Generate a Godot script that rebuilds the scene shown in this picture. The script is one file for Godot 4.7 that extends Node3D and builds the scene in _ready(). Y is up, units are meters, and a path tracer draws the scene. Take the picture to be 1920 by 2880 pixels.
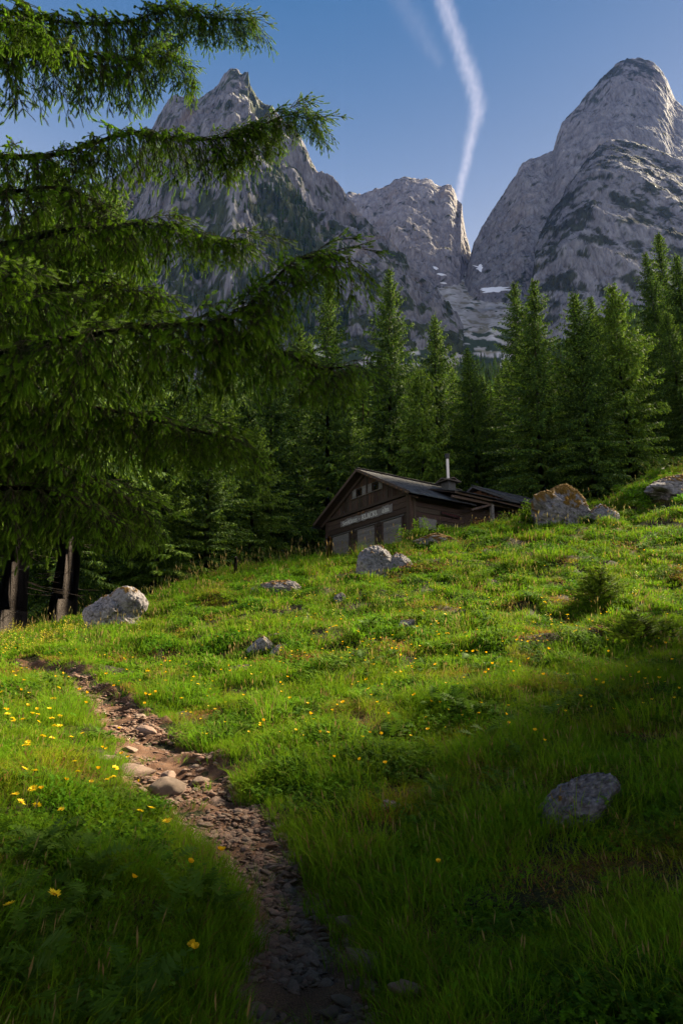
extends Node3D
# An alpine meadow with a dark timber hut, spruces and limestone peaks at the end of the day.
# Order: camera, sky, sun; ground and mountains; trees; hut; rocks; meadow plants; flowers.

const GROUND_POINTS: Array[float] = [-1.30,0.31,-2.90, -0.72,0.14,-3.30, -0.20,-0.06,-3.75, 0.63,0.05,-3.50, 1.43,0.18,-3.20, -2.26,0.35,-4.80, -0.71,0.01,-6.10, 1.40,0.14,-5.60, 2.36,0.30,-5.00, -3.71,0.69,-7.60, -2.15,0.47,-9.00, 0.09,0.57,-8.60, 2.13,0.62,-8.20, 3.62,0.72,-7.40, -6.00,1.25,-12.00, -4.59,1.22,-13.00, -1.47,1.23,-12.50, 1.58,1.26,-11.50, 5.25,1.29,-10.50, -9.14,2.19,-18.00, -4.23,2.16,-17.00, 0.16,2.11,-15.50, 3.91,2.08,-14.50, 6.86,2.05,-13.50, -11.23,2.77,-22.00, -10.25,3.19,-24.00, -7.45,2.90,-21.00, -7.73,4.49,-27.00, -4.11,3.74,-22.00, 0.21,3.55,-20.00, 5.20,3.45,-19.00, 9.03,3.30,-17.50, -14.04,3.04,-29.00, -11.46,3.74,-30.00, -6.65,5.57,-30.00, -5.20,6.37,-32.00, -3.09,7.21,-34.50, -0.65,7.69,-36.00, 1.05,7.59,-34.00, 2.57,7.77,-33.00, 1.43,5.39,-25.00, 6.68,5.53,-24.00, 12.08,5.52,-23.00, 4.01,7.98,-32.00, 8.45,9.39,-34.00, 10.50,8.26,-30.00, 14.52,9.38,-32.00, 16.08,9.31,-30.00, 17.78,12.93,-40.00, 22.76,14.35,-42.00, 6.58,9.00,-41.80, 11.53,9.60,-45.18, 0.71,8.90,-45.06, 7.02,10.20,-51.79, 14.63,9.70,-40.64, -2.85,8.30,-41.41, 0.00,-0.10,1.00, -4.00,0.35,1.50, 4.00,0.30,1.50, 0.00,-0.60,12.00, -12.00,-0.30,10.00, 12.00,1.00,10.00, -30.00,0.00,10.00, 30.00,6.00,10.00, -25.00,3.00,-40.00, -13.00,5.20,-43.00, -6.00,9.30,-56.00, 4.00,11.50,-60.00, 14.00,13.50,-58.00, 30.00,19.00,-58.00, 45.00,24.00,-60.00, -45.00,3.00,-60.00, 0.00,18.00,-95.00, 40.00,30.00,-95.00, -40.00,9.00,-95.00, -22.00,1.60,-20.00, -14.00,0.80,-8.00, 14.00,4.20,-14.00, 22.00,9.00,-24.00, 38.00,16.00,-36.00, 12.00,2.20,-5.00, 25.00,5.00,-8.00, 70.00,30.00,-60.00, -80.00,2.00,-60.00, -60.00,1.00,-20.00, 60.00,16.00,-15.00]
const PATH_POINTS: Array[float] = [-0.09,-3.28,0.29, -0.16,-3.80,0.33, -0.20,-4.35,0.32, -0.28,-5.01,0.31, -0.46,-5.74,0.31, -0.75,-6.43,0.34, -1.08,-6.95,0.46, -1.49,-7.58,0.54, -2.01,-8.54,0.64, -2.46,-9.49,0.59, -2.96,-10.24,0.46, -3.53,-11.38,0.37, -4.32,-12.80,0.37, -5.35,-14.05,0.38, -6.44,-15.08,0.40, -7.76,-16.15,0.39]
const CREST_LEFT: Array[float] = [-1277.9,764.0,-1150.0, -1027.0,803.2,-1150.0, -816.1,843.1,-1150.0, -646.1,883.4,-1150.0, -536.6,934.8,-1150.0, -470.0,987.1,-1150.0, -429.2,1040.4,-1150.0, -390.2,1133.4,-1150.0, -370.4,1183.9,-1150.0, -348.0,1197.5,-1150.0, -320.5,1204.3,-1150.0, -305.7,1188.4,-1150.0, -274.3,1212.3,-1150.0, -260.9,1233.1,-1148.0, -251.5,1248.4,-1144.0, -236.8,1256.8,-1138.0, -221.5,1246.7,-1132.0, -213.0,1229.5,-1128.8, -198.2,1225.3,-1122.8, -193.1,1189.8,-1121.2, -181.6,1160.8,-1116.8, -164.5,1129.7,-1110.0, -140.8,1116.3,-1100.0, -126.3,1088.9,-1094.0, -89.5,1047.0,-1078.0, -75.7,1010.4,-1072.0, -57.7,957.8,-1064.0, -44.7,927.8,-1058.0, -19.5,893.1,-1040.3, 0.8,844.6,-1016.2, 27.2,781.1,-982.3, 61.3,701.3,-934.0, 90.9,619.0,-885.7, 111.4,556.0,-847.0, 129.5,502.2,-808.3, 143.1,453.8,-774.5, 156.1,420.7,-760.0]
const FOOT_LEFT: Array[float] = [-541.5,193.7,-520.0, -432.1,193.7,-520.0, -340.8,193.7,-520.0, -267.8,193.7,-520.0, -220.4,193.7,-520.0, -191.2,193.7,-520.0, -173.0,193.7,-520.0, -154.7,193.7,-520.0, -145.6,193.7,-520.0, -136.5,193.7,-520.0, -125.5,193.7,-520.0, -120.1,193.7,-520.0, -107.3,193.7,-520.0, -101.8,193.7,-520.0, -98.2,193.7,-520.0, -92.7,193.7,-520.0, -87.2,193.7,-520.0, -84.3,193.7,-520.0, -78.8,193.7,-520.0, -77.4,193.7,-520.0, -73.3,193.7,-520.0, -67.1,193.7,-520.0, -58.6,195.5,-525.0, -53.4,196.6,-528.0, -39.1,199.6,-536.0, -33.7,200.7,-539.0, -26.3,204.6,-543.0, -20.7,208.2,-546.0, -9.3,215.4,-552.0, 0.4,221.5,-557.0, 14.4,230.2,-564.0, 35.0,243.0,-574.0, 56.6,256.1,-584.0, 74.4,266.9,-592.0, 92.8,277.9,-600.0, 108.1,284.4,-600.0, 121.3,290.0,-600.0]
const CREST_MIDDLE: Array[float] = [-106.1,1266.9,-1650.0, -17.8,1340.5,-1650.0, 20.5,1380.9,-1650.0, 58.9,1374.9,-1650.0, 84.6,1385.4,-1650.0, 110.4,1397.4,-1650.0, 136.2,1403.5,-1650.0, 155.8,1423.2,-1650.0, 188.2,1429.3,-1650.0, 213.9,1427.7,-1650.0, 233.1,1421.7,-1650.0, 259.0,1427.7,-1650.0, 277.7,1408.0,-1650.0, 290.1,1395.9,-1650.0, 309.8,1408.0,-1650.0, 322.5,1403.5,-1650.0, 334.3,1377.9,-1650.0, 339.6,1352.4,-1650.0, 341.2,1300.0,-1600.0, 339.7,1245.2,-1585.0, 338.1,1162.9,-1550.0, 336.1,1073.1,-1500.0, 332.4,962.4,-1440.0, 326.6,840.0,-1350.0]
const FOOT_MIDDLE: Array[float] = [-72.2,584.8,-1050.0, -18.4,584.8,-1050.0, 4.6,584.8,-1050.0, 27.7,584.8,-1050.0, 43.0,584.8,-1050.0, 58.4,584.8,-1050.0, 73.7,584.8,-1050.0, 85.3,584.8,-1050.0, 104.5,584.8,-1050.0, 119.8,584.8,-1050.0, 131.4,584.8,-1050.0, 146.7,584.8,-1050.0, 158.2,584.8,-1050.0, 165.9,584.8,-1050.0, 177.4,584.8,-1050.0, 185.1,584.8,-1050.0, 192.8,584.8,-1050.0, 196.6,584.8,-1050.0, 204.3,584.8,-1050.0, 206.6,584.8,-1050.0, 212.0,584.8,-1050.0, 219.7,584.8,-1050.0, 228.9,584.8,-1050.0, 242.7,584.8,-1050.0]
const CREST_RIGHT: Array[float] = [262.5,827.6,-1330.0, 287.7,903.4,-1351.6, 310.0,979.9,-1369.6, 317.7,1008.1,-1375.6, 349.8,1076.7,-1402.0, 380.1,1139.5,-1426.0, 423.6,1217.7,-1450.0, 454.7,1264.2,-1450.0, 474.4,1304.6,-1450.0, 492.0,1311.4,-1450.0, 515.3,1318.2,-1450.0, 556.9,1338.7,-1450.0, 572.8,1393.8,-1450.0, 587.2,1428.7,-1450.0, 612.7,1456.8,-1450.0, 639.1,1492.3,-1450.0, 665.8,1528.2,-1450.0, 705.2,1571.7,-1450.0, 731.8,1600.9,-1450.0, 758.6,1630.4,-1450.0, 777.8,1643.8,-1450.0, 819.8,1645.3,-1450.0, 854.0,1630.4,-1450.0, 869.3,1608.3,-1450.0, 883.3,1576.0,-1450.0, 890.5,1538.3,-1450.0, 898.1,1503.8,-1450.0, 916.5,1482.4,-1450.0, 967.3,1407.7,-1450.0, 1053.7,1366.1,-1450.0, 1148.9,1244.2,-1450.0, 1349.6,1113.5,-1450.0, 1658.0,1012.4,-1450.0]
const FOOT_RIGHT: Array[float] = [167.7,479.8,-900.0, 179.5,479.8,-900.0, 189.3,479.8,-900.0, 192.6,479.8,-900.0, 207.0,479.8,-900.0, 220.1,479.8,-900.0, 239.7,479.8,-900.0, 256.1,479.8,-900.0, 265.9,479.8,-900.0, 275.7,479.8,-900.0, 288.8,479.8,-900.0, 311.7,479.8,-900.0, 318.3,479.8,-900.0, 324.8,479.8,-900.0, 337.9,479.8,-900.0, 351.0,479.8,-900.0, 364.1,479.8,-900.0, 383.8,479.8,-900.0, 396.9,479.8,-900.0, 410.0,479.8,-900.0, 419.8,479.8,-900.0, 442.7,479.8,-900.0, 462.4,479.8,-900.0, 472.2,479.8,-900.0, 482.0,479.8,-900.0, 488.6,479.8,-900.0, 495.1,479.8,-900.0, 506.9,479.8,-900.0, 541.0,479.8,-900.0, 593.4,479.8,-900.0, 658.9,479.8,-900.0, 789.9,479.8,-900.0, 986.3,479.8,-900.0]
const CREST_DOME: Array[float] = [259.8,487.0,-900.0, 286.1,537.3,-924.0, 301.6,583.1,-936.4, 319.8,647.5,-949.8, 332.5,712.2,-957.5, 358.8,762.4,-978.6, 393.2,819.3,-1005.4, 419.5,870.2,-1024.6, 446.1,915.3,-1043.8, 473.5,959.8,-1062.9, 514.5,1011.3,-1091.7, 569.5,1058.5,-1130.0, 604.9,1054.3,-1130.0, 639.4,1043.6,-1130.0, 673.2,1027.6,-1130.0, 697.2,1020.2,-1130.0, 765.3,985.6,-1130.0, 887.0,918.6,-1130.0, 1042.1,818.6,-1130.0, 1282.7,750.8,-1130.0]
const FOOT_DOME: Array[float] = [144.6,221.0,-560.0, 154.4,221.0,-560.0, 159.6,221.0,-560.0, 165.1,221.0,-560.0, 168.3,221.0,-560.0, 177.0,221.0,-560.0, 188.0,221.0,-560.0, 195.9,221.0,-560.0, 203.8,221.0,-560.0, 211.7,221.0,-560.0, 223.6,221.0,-560.0, 239.4,221.0,-560.0, 255.2,221.0,-560.0, 271.0,221.0,-560.0, 286.8,221.0,-560.0, 297.8,221.0,-560.0, 330.2,221.0,-560.0, 389.5,221.0,-560.0, 468.5,221.0,-560.0, 587.0,221.0,-560.0]
const SCREE_POINTS: Array[float] = [-43.6,168.7,-430.0, -19.4,165.8,-430.0, 4.8,163.6,-430.0, 29.0,161.9,-430.0, 50.1,161.0,-430.0, 68.2,160.6,-430.0, 83.3,160.4,-430.0, 98.4,160.6,-430.0, 113.5,160.9,-430.0, 131.6,161.6,-430.0, 155.9,163.1,-430.0, -54.0,255.5,-520.0, -24.0,251.9,-520.0, 6.0,249.1,-520.0, 35.9,247.0,-520.0, 62.0,245.8,-520.0, 84.3,245.2,-520.0, 103.0,245.1,-520.0, 121.7,245.2,-520.0, 140.3,245.7,-520.0, 162.8,246.6,-520.0, 192.8,248.5,-520.0, -67.4,354.9,-640.0, -29.9,350.3,-640.0, 7.5,346.7,-640.0, 44.7,344.1,-640.0, 77.3,342.5,-640.0, 105.3,341.8,-640.0, 128.5,341.6,-640.0, 151.8,341.8,-640.0, 175.2,342.4,-640.0, 203.2,343.6,-640.0, 240.7,346.0,-640.0, -79.3,469.6,-740.0, -35.0,451.5,-740.0, 8.7,437.2,-740.0, 52.2,426.9,-740.0, 90.1,420.9,-740.0, 122.5,418.1,-740.0, 149.6,417.4,-740.0, 176.8,418.1,-740.0, 204.0,420.3,-740.0, 236.9,424.9,-740.0, 281.1,434.3,-740.0, -91.5,558.5,-850.0, -40.5,537.4,-850.0, 10.1,520.9,-850.0, 60.2,508.9,-850.0, 104.0,502.0,-850.0, 141.4,498.8,-850.0, 172.7,497.9,-850.0, 204.0,498.8,-850.0, 235.5,501.3,-850.0, 273.4,506.6,-850.0, 324.5,517.5,-850.0, -106.1,668.6,-980.0, -46.9,644.0,-980.0, 11.7,624.8,-980.0, 69.8,610.8,-980.0, 120.5,602.8,-980.0, 163.9,599.0,-980.0, 200.2,598.0,-980.0, 236.5,599.0,-980.0, 272.9,601.9,-980.0, 316.9,608.1,-980.0, 376.1,620.8,-980.0, -122.0,795.6,-1120.0, -53.9,767.2,-1120.0, 13.4,744.9,-1120.0, 80.3,728.8,-1120.0, 138.6,719.5,-1120.0, 188.5,715.1,-1120.0, 230.1,714.0,-1120.0, 271.9,715.1,-1120.0, 313.8,718.5,-1120.0, 364.4,725.6,-1120.0, 432.4,740.3,-1120.0, -142.4,959.3,-1300.0, -62.9,925.9,-1300.0, 15.7,899.8,-1300.0, 93.7,880.8,-1300.0, 161.8,869.9,-1300.0, 220.0,864.8,-1300.0, 268.7,863.5,-1300.0, 317.4,864.8,-1300.0, 366.3,868.8,-1300.0, 425.4,877.2,-1300.0, 504.9,894.4,-1300.0, -156.7,1097.7,-1420.0, -69.3,1060.7,-1420.0, 17.2,1031.8,-1420.0, 103.1,1010.7,-1420.0, 178.0,998.6,-1420.0, 242.1,992.9,-1420.0, 295.6,991.5,-1420.0, 349.2,992.9,-1420.0, 403.1,997.4,-1420.0, 468.0,1006.7,-1420.0, 555.5,1025.8,-1420.0]
const HILL_POINTS: Array[float] = [-110.1,14.1,-75.0, -71.5,14.1,-75.0, -52.2,14.1,-75.0, -33.0,15.2,-75.0, -18.5,18.0,-75.0, -6.5,20.9,-75.0, 0.8,20.9,-75.0, 8.0,20.9,-75.0, 15.2,20.9,-75.0, 22.5,20.9,-75.0, 29.7,20.9,-75.0, 36.9,20.9,-75.0, 46.6,19.8,-75.0, 63.4,19.8,-75.0, 97.2,19.8,-75.0, -146.8,22.0,-100.0, -95.4,22.0,-100.0, -69.7,22.0,-100.0, -44.0,23.3,-100.0, -24.7,27.0,-100.0, -8.6,30.8,-100.0, 1.0,30.8,-100.0, 10.7,30.8,-100.0, 20.3,30.8,-100.0, 29.9,31.3,-100.0, 39.6,32.8,-100.0, 49.2,34.4,-100.0, 62.1,32.9,-100.0, 84.6,32.9,-100.0, 129.6,32.9,-100.0, -205.5,34.6,-140.0, -133.5,34.6,-140.0, -97.5,34.6,-140.0, -61.5,36.5,-140.0, -34.6,41.5,-140.0, -12.1,46.5,-140.0, 1.4,46.5,-140.0, 14.9,46.5,-140.0, 28.4,46.5,-140.0, 41.9,47.8,-140.0, 55.4,51.6,-140.0, 68.9,55.5,-140.0, 86.9,53.4,-140.0, 118.4,53.4,-140.0, 181.4,53.4,-140.0, -293.6,56.4,-200.0, -190.7,56.4,-200.0, -139.3,56.4,-200.0, -87.9,59.2,-200.0, -49.4,65.7,-200.0, -17.2,72.2,-200.0, 2.1,72.2,-200.0, 21.3,72.2,-200.0, 40.6,72.2,-200.0, 59.9,74.9,-200.0, 79.2,82.9,-200.0, 98.5,91.0,-200.0, 124.2,88.0,-200.0, 169.2,88.0,-200.0, 259.1,88.0,-200.0, -411.0,90.6,-280.0, -267.0,90.6,-280.0, -195.1,90.6,-280.0, -123.1,94.6,-280.0, -69.1,102.5,-280.0, -24.1,110.4,-280.0, 2.9,110.4,-280.0, 29.9,110.4,-280.0, 56.9,110.4,-280.0, 83.9,115.1,-280.0, 110.8,129.3,-280.0, 137.8,143.8,-280.0, 173.8,139.4,-280.0, 236.8,139.4,-280.0, 362.8,139.4,-280.0, -557.8,141.0,-380.0, -362.4,141.0,-380.0, -264.7,141.0,-380.0, -167.0,146.7,-380.0, -93.8,155.2,-380.0, -32.7,163.8,-380.0, 3.9,163.8,-380.0, 40.5,163.8,-380.0, 77.2,163.8,-380.0, 113.8,170.7,-380.0, 150.4,191.5,-380.0, 187.1,212.9,-380.0, 235.9,206.8,-380.0, 321.4,206.8,-380.0, 492.3,206.8,-380.0, -733.9,212.4,-500.0, -476.9,212.4,-500.0, -348.3,212.4,-500.0, -219.8,220.0,-500.0, -123.4,227.7,-500.0, -43.1,235.4,-500.0, 5.1,235.4,-500.0, 53.3,235.4,-500.0, 101.5,235.4,-500.0, 149.7,243.0,-500.0, 197.9,266.4,-500.0, 246.1,290.2,-500.0, 310.4,282.1,-500.0, 422.9,282.1,-500.0, 647.8,282.1,-500.0, -910.1,295.1,-620.0, -591.3,295.1,-620.0, -431.9,295.1,-620.0, -272.5,304.8,-620.0, -153.0,309.6,-620.0, -53.4,314.5,-620.0, 6.4,314.5,-620.0, 66.1,314.5,-620.0, 125.9,314.5,-620.0, 185.7,318.6,-620.0, 245.4,331.1,-620.0, 305.2,343.7,-620.0, 384.9,333.7,-620.0, 524.4,333.7,-620.0, 803.3,333.7,-620.0, -1086.2,388.9,-740.0, -705.8,388.9,-740.0, -515.5,388.9,-740.0, -325.3,400.7,-740.0, -182.6,400.7,-740.0, -63.7,400.7,-740.0, 7.6,400.7,-740.0, 78.9,400.7,-740.0, 150.3,400.7,-740.0, 221.6,400.7,-740.0, 293.0,400.7,-740.0, 364.3,400.7,-740.0, 459.4,388.9,-740.0, 625.9,388.9,-740.0, 958.8,388.9,-740.0]
const SNOW: Array[float] = [235.43,579.11,-940.00,22.41,9.34,-0.18, 278.96,778.91,-1180.00,15.63,17.19,0.50, 178.88,699.39,-1080.00,7.87,3.58,0.35, 171.99,726.21,-1100.00,3.64,5.83,0.70, 167.95,629.28,-1000.00,5.30,1.99,0.30]
const CONTRAIL: Array[float] = [8.680,57.061,0.774, 10.080,53.552,0.710, 11.304,51.366,0.645, 12.295,49.566,0.645, 13.251,47.685,0.677, 13.814,46.570,0.677, 14.147,45.457,0.677, 14.198,44.630,0.645, 13.747,43.570,0.581, 13.105,42.217,0.452, 12.557,40.811,0.387, 12.040,39.664,0.355, 11.715,38.717,0.355, 11.529,37.865,0.323]
const WISP: Array[float] = [5.924,53.155,0.968, 7.035,51.464,0.903, 8.612,50.148,0.839, 9.471,49.084,0.645, 10.541,47.969,0.452]
const BOUGH_A: Array[float] = [-5.65,9.19,-6.00, -4.09,9.32,-6.20, -3.32,9.29,-6.30, -2.64,9.42,-6.40, -2.18,9.74,-6.50, -1.74,9.74,-6.60, -1.20,9.80,-6.70]
const BOUGH_A2: Array[float] = [-5.16,8.03,-5.60, -3.62,7.98,-5.60, -2.94,8.15,-5.70, -2.45,8.26,-5.90, -2.05,8.49,-6.00, -1.77,8.36,-6.10]
const BOUGH_B: Array[float] = [-4.81,6.63,-5.40, -3.28,6.44,-5.30, -2.74,6.46,-5.30, -2.47,6.67,-5.40, -2.12,6.80,-5.40, -1.80,6.77,-5.40, -1.35,6.73,-5.40, -1.01,6.89,-5.50, -0.74,7.03,-5.50, -0.50,7.13,-5.50, -0.27,7.02,-5.50]
const BOUGH_B2: Array[float] = [-4.37,5.84,-5.00, -3.05,5.79,-5.00, -2.64,5.92,-5.10, -2.23,5.82,-5.20, -1.87,5.40,-5.20]
const BOUGH_C: Array[float] = [-4.18,5.19,-4.90, -2.86,5.11,-4.80, -2.33,5.24,-4.80, -1.82,5.30,-4.80, -1.41,5.28,-4.80, -1.04,5.13,-4.80, -0.81,5.15,-4.80]
const BOUGH_D: Array[float] = [-3.40,3.68,-4.10, -2.28,3.70,-4.00, -1.86,3.72,-3.90, -1.55,3.75,-3.85, -1.17,3.78,-3.80, -0.87,3.76,-3.75, -0.65,3.80,-3.70, -0.47,3.99,-3.70, -0.30,4.18,-3.70, -0.14,4.20,-3.70, -0.03,4.19,-3.70]
const BOUGH_D2: Array[float] = [-0.90,3.80,-3.90, -0.65,3.79,-3.95, -0.39,3.69,-4.00, -0.13,3.58,-4.00, 0.08,3.63,-4.05]
const BOUGH_E: Array[float] = [-3.57,3.46,-4.40, -2.40,3.45,-4.30, -1.94,3.45,-4.30, -1.48,3.38,-4.30, -1.07,3.27,-4.30, -0.74,3.19,-4.30]
const BOUGH_F: Array[float] = [-3.75,3.23,-4.70, -2.52,3.20,-4.60, -2.13,3.13,-4.60, -1.73,2.96,-4.60, -1.42,2.73,-4.60]
const BOUGH_J: Array[float] = [-3.45,2.78,-4.40, -2.32,2.84,-4.30, -1.99,2.81,-4.30, -1.72,2.72,-4.30, -1.50,2.57,-4.30]
const BOUGH_G: Array[float] = [-3.53,4.38,-4.20, -2.52,4.22,-4.00, -2.23,4.19,-3.90, -2.07,4.02,-3.90]
const BOUGH_H: Array[float] = [-4.55,7.76,-5.00, -3.25,7.34,-4.70, -2.79,7.17,-4.60, -2.55,6.98,-4.60]
const BOUGH_I: Array[float] = [-4.05,4.46,-4.80, -2.79,4.58,-4.80, -2.43,4.77,-4.90, -1.96,4.87,-5.00, -1.57,4.71,-5.00]
const FLOWERS: Array[float] = [-4.72,-9.65,0.00, -4.55,-9.45,0.00, -4.22,-8.90,0.00, -4.30,-8.78,0.00, -4.16,-8.63,0.00, -4.03,-8.72,0.00, -4.10,-9.21,0.00, -4.10,-9.32,0.00, -4.32,-9.66,0.00, -4.16,-9.87,0.00, -3.76,-8.99,0.00, -3.85,-9.35,0.00, -3.58,-8.84,0.00, -3.58,-8.33,0.00, -3.26,-8.63,0.00, -3.32,-7.32,0.00, -3.46,-7.68,0.00, -2.94,-6.44,0.00, -2.79,-6.40,0.00, -2.67,-6.13,0.00, -2.72,-5.82,0.00, -2.55,-5.64,0.00, -2.37,-5.55,0.00, -2.15,-5.49,0.00, -2.73,-7.29,0.00, -2.62,-7.02,0.00, -2.44,-6.92,0.00, -2.41,-7.41,0.00, -2.40,-7.26,0.00, -2.31,-7.18,0.00, -2.26,-6.93,0.00, -1.76,-6.58,0.00, -1.78,-6.31,0.00, -1.41,-5.89,0.00, -1.51,-3.91,0.00, -1.57,-3.50,0.00, 2.71,-17.54,0.00, 2.25,-16.75,0.00, 1.86,-16.23,0.00, 0.75,-15.87,0.00, 0.69,-15.98,0.00, 0.50,-15.96,0.00, 5.07,-16.15,0.00, 5.49,-16.21,0.00, 4.94,-14.98,0.00, 4.61,-14.58,0.00, 4.15,-14.05,0.00, 2.90,-14.24,0.00, 0.45,-11.16,0.00, 0.62,-13.35,0.00, 5.62,-18.63,0.00, 5.67,-18.52,0.00, 6.10,-18.48,0.00, -2.74,-8.05,1.00, -2.57,-8.27,1.00, -2.44,-7.98,1.00, -2.53,-7.32,1.00, -2.47,-6.38,1.00, -2.60,-6.13,1.00, -2.00,-6.96,1.00, -0.95,-5.79,1.00, -0.91,-5.46,1.00, -1.00,-4.80,1.00, -1.22,-4.17,1.00, -0.73,-3.71,1.00, -0.68,-3.67,1.00, 1.72,-12.63,1.00, 1.38,-10.49,1.00, 2.19,-9.27,1.00, 2.09,-8.63,1.00, 2.32,-8.28,1.00, 2.36,-8.01,1.00, 3.49,-9.93,1.00, 3.48,-9.51,1.00, 2.32,-10.94,1.00, 3.24,-11.04,1.00, 0.51,-7.80,1.00, 0.20,-7.78,1.00, 6.90,-18.34,1.00, 7.11,-18.06,1.00, 5.23,-13.10,1.00, 3.03,-19.80,1.00, 3.22,-18.11,1.00, 10.63,-23.27,1.00, 11.06,-23.75,1.00, 11.22,-23.40,1.00, -1.11,-9.53,1.00, 0.71,-5.15,1.00, -0.08,-8.06,1.00, -0.48,-10.10,1.00]


func _ready() -> void:
	# camera
	var cam := Camera3D.new()
	cam.name = "camera"
	cam.position = Vector3(0, 1.6, 0)
	cam.rotation_degrees = Vector3(14.0, 0, 0)
	cam.fov = 75.83
	cam.near = 0.1
	cam.far = 9000.0
	add_child(cam)
	cam.current = true
	# sky and exposure
	noise_a.seed = 1
	noise_a.frequency = 0.05
	noise_a.fractal_octaves = 3
	noise_b.seed = 2
	noise_b.frequency = 0.05
	noise_b.fractal_octaves = 4
	noise_c.seed = 3
	noise_c.frequency = 0.05
	var env := Environment.new()
	env.background_mode = Environment.BG_SKY
	env.tonemap_mode = Environment.TONE_MAPPER_LINEAR
	env.tonemap_exposure = 5.4
	env.sdfgi_enabled = true
	env.ssao_enabled = true
	env.ssil_enabled = true
	env.fog_enabled = true
	env.fog_density = 0.000022
	env.fog_light_color = Color(0.45, 0.62, 1.0)
	var air := PanoramaSkyMaterial.new()
	air.panorama = evening_sky(Vector3(0.621, 0.616, -0.485))
	env.sky = Sky.new()
	env.sky.sky_material = air
	var world := WorldEnvironment.new()
	world.name = "world"
	world.environment = env
	add_child(world)
	# the low sun comes over the right shoulder of the mountains
	var sun := DirectionalLight3D.new()
	sun.name = "sun"
	sun.light_color = Color(1.0, 0.93, 0.80)
	sun.light_energy = 1.6
	sun.light_angular_distance = 10.0
	sun.shadow_enabled = true
	add_child(sun)
	sun.look_at_from_position(Vector3(0.621, 0.616, -0.485), Vector3.ZERO)

	solve_ground()
	solve_path()
	build_ground()

	build_mountains()

	build_forest()

	build_great_spruce()

	build_hut()
	build_rocks()

	build_grass()

	build_plants()
	build_flowers()



func evening_sky(sun: Vector3) -> ImageTexture:
	## clear air: deep blue overhead, pale near the horizon and towards the sun, with one vapour trail
	var small := Image.create(512, 256, false, Image.FORMAT_RGBAF)
	var top := Vector3(0.0005, 0.0235, 0.062)
	var low := Vector3(0.80, 0.76, 0.78)
	var pale := Vector3(0.016, 0.012, 0.010)
	for y in 256:
		var el := PI * (0.5 - (y + 0.5) / 256.0)
		var up := maxf(sin(el), 0.0)
		var c := top.lerp(low, pow(1.0 - up, 2.9))
		if el < 0.0:
			c = Vector3(0.06, 0.06, 0.055)
		for x in 512:
			var az := TAU * (x + 0.5) / 512.0
			var near := maxf(0.0, sin(az) * cos(el) * sun.x + sin(el) * sun.y - cos(az) * cos(el) * sun.z)
			var d := c + (pale * pow(near, 6.0) if el > 0.0 else Vector3.ZERO)
			small.set_pixel(x, y, Color(d.x, d.y, d.z))
	small.resize(2048, 1024, Image.INTERPOLATE_CUBIC)
	var w := 2048
	var h := 1024
	var f := FastNoiseLite.new()
	f.seed = 6
	f.frequency = 1.0
	f.fractal_octaves = 5
	f.fractal_gain = 0.6
	for y in range(int((90.0 - 66.0) / 180.0 * h), int((90.0 - 32.0) / 180.0 * h)):
		var el := 90.0 - (y + 0.5) / h * 180.0
		var flat := cos(deg_to_rad(el))
		for step in range(-int(4.0 / 360.0 * w), int(19.0 / 360.0 * w)):
			var x := posmod(step, w)
			var az := (step + 0.5) / w * 360.0
			var a := 0.0
			for k in CONTRAIL.size() / 3 - 1:
				a = maxf(a, band(az, el, flat, CONTRAIL, k, f, 1.0))
			for k in WISP.size() / 3 - 1:
				a = maxf(a, band(az, el, flat, WISP, k, f, 0.16))
			if a > 0.002:
				var c := small.get_pixel(x, y)
				small.set_pixel(x, y, c + Color(0.10, 0.082, 0.074, 0.0) * clampf(a, 0.0, 1.0))
	return ImageTexture.create_from_image(small)


func band(az: float, el: float, flat: float, line: Array[float], k: int, f: FastNoiseLite, strong: float) -> float:
	var a := Vector2(line[k * 3] * flat, line[k * 3 + 1])
	var b := Vector2(line[k * 3 + 3] * flat, line[k * 3 + 4])
	var p := Vector2(az * flat, el)
	var t := clampf((p - a).dot(b - a) / (b - a).length_squared(), 0.0, 1.0)
	var wide := lerpf(line[k * 3 + 2], line[k * 3 + 5], t)
	var off := p - a.lerp(b, t)
	if off.length() > wide * 1.9:
		return 0.0
	var n := f.get_noise_2d(p.x * 1.4, p.y * 0.7)
	var m := f.get_noise_2d(p.x * 3.0 + 50.0, p.y * 3.0)
	var d := off.length() / wide + n * 0.36 + (0.18 if off.x > 0.0 else -0.05)
	return strong * smoothstep(1.35, 0.0, d) * (0.66 + m * 0.4)

var rng := RandomNumberGenerator.new()
var used_names := {}
var noise_a := FastNoiseLite.new()
var noise_b := FastNoiseLite.new()
var noise_c := FastNoiseLite.new()


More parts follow.
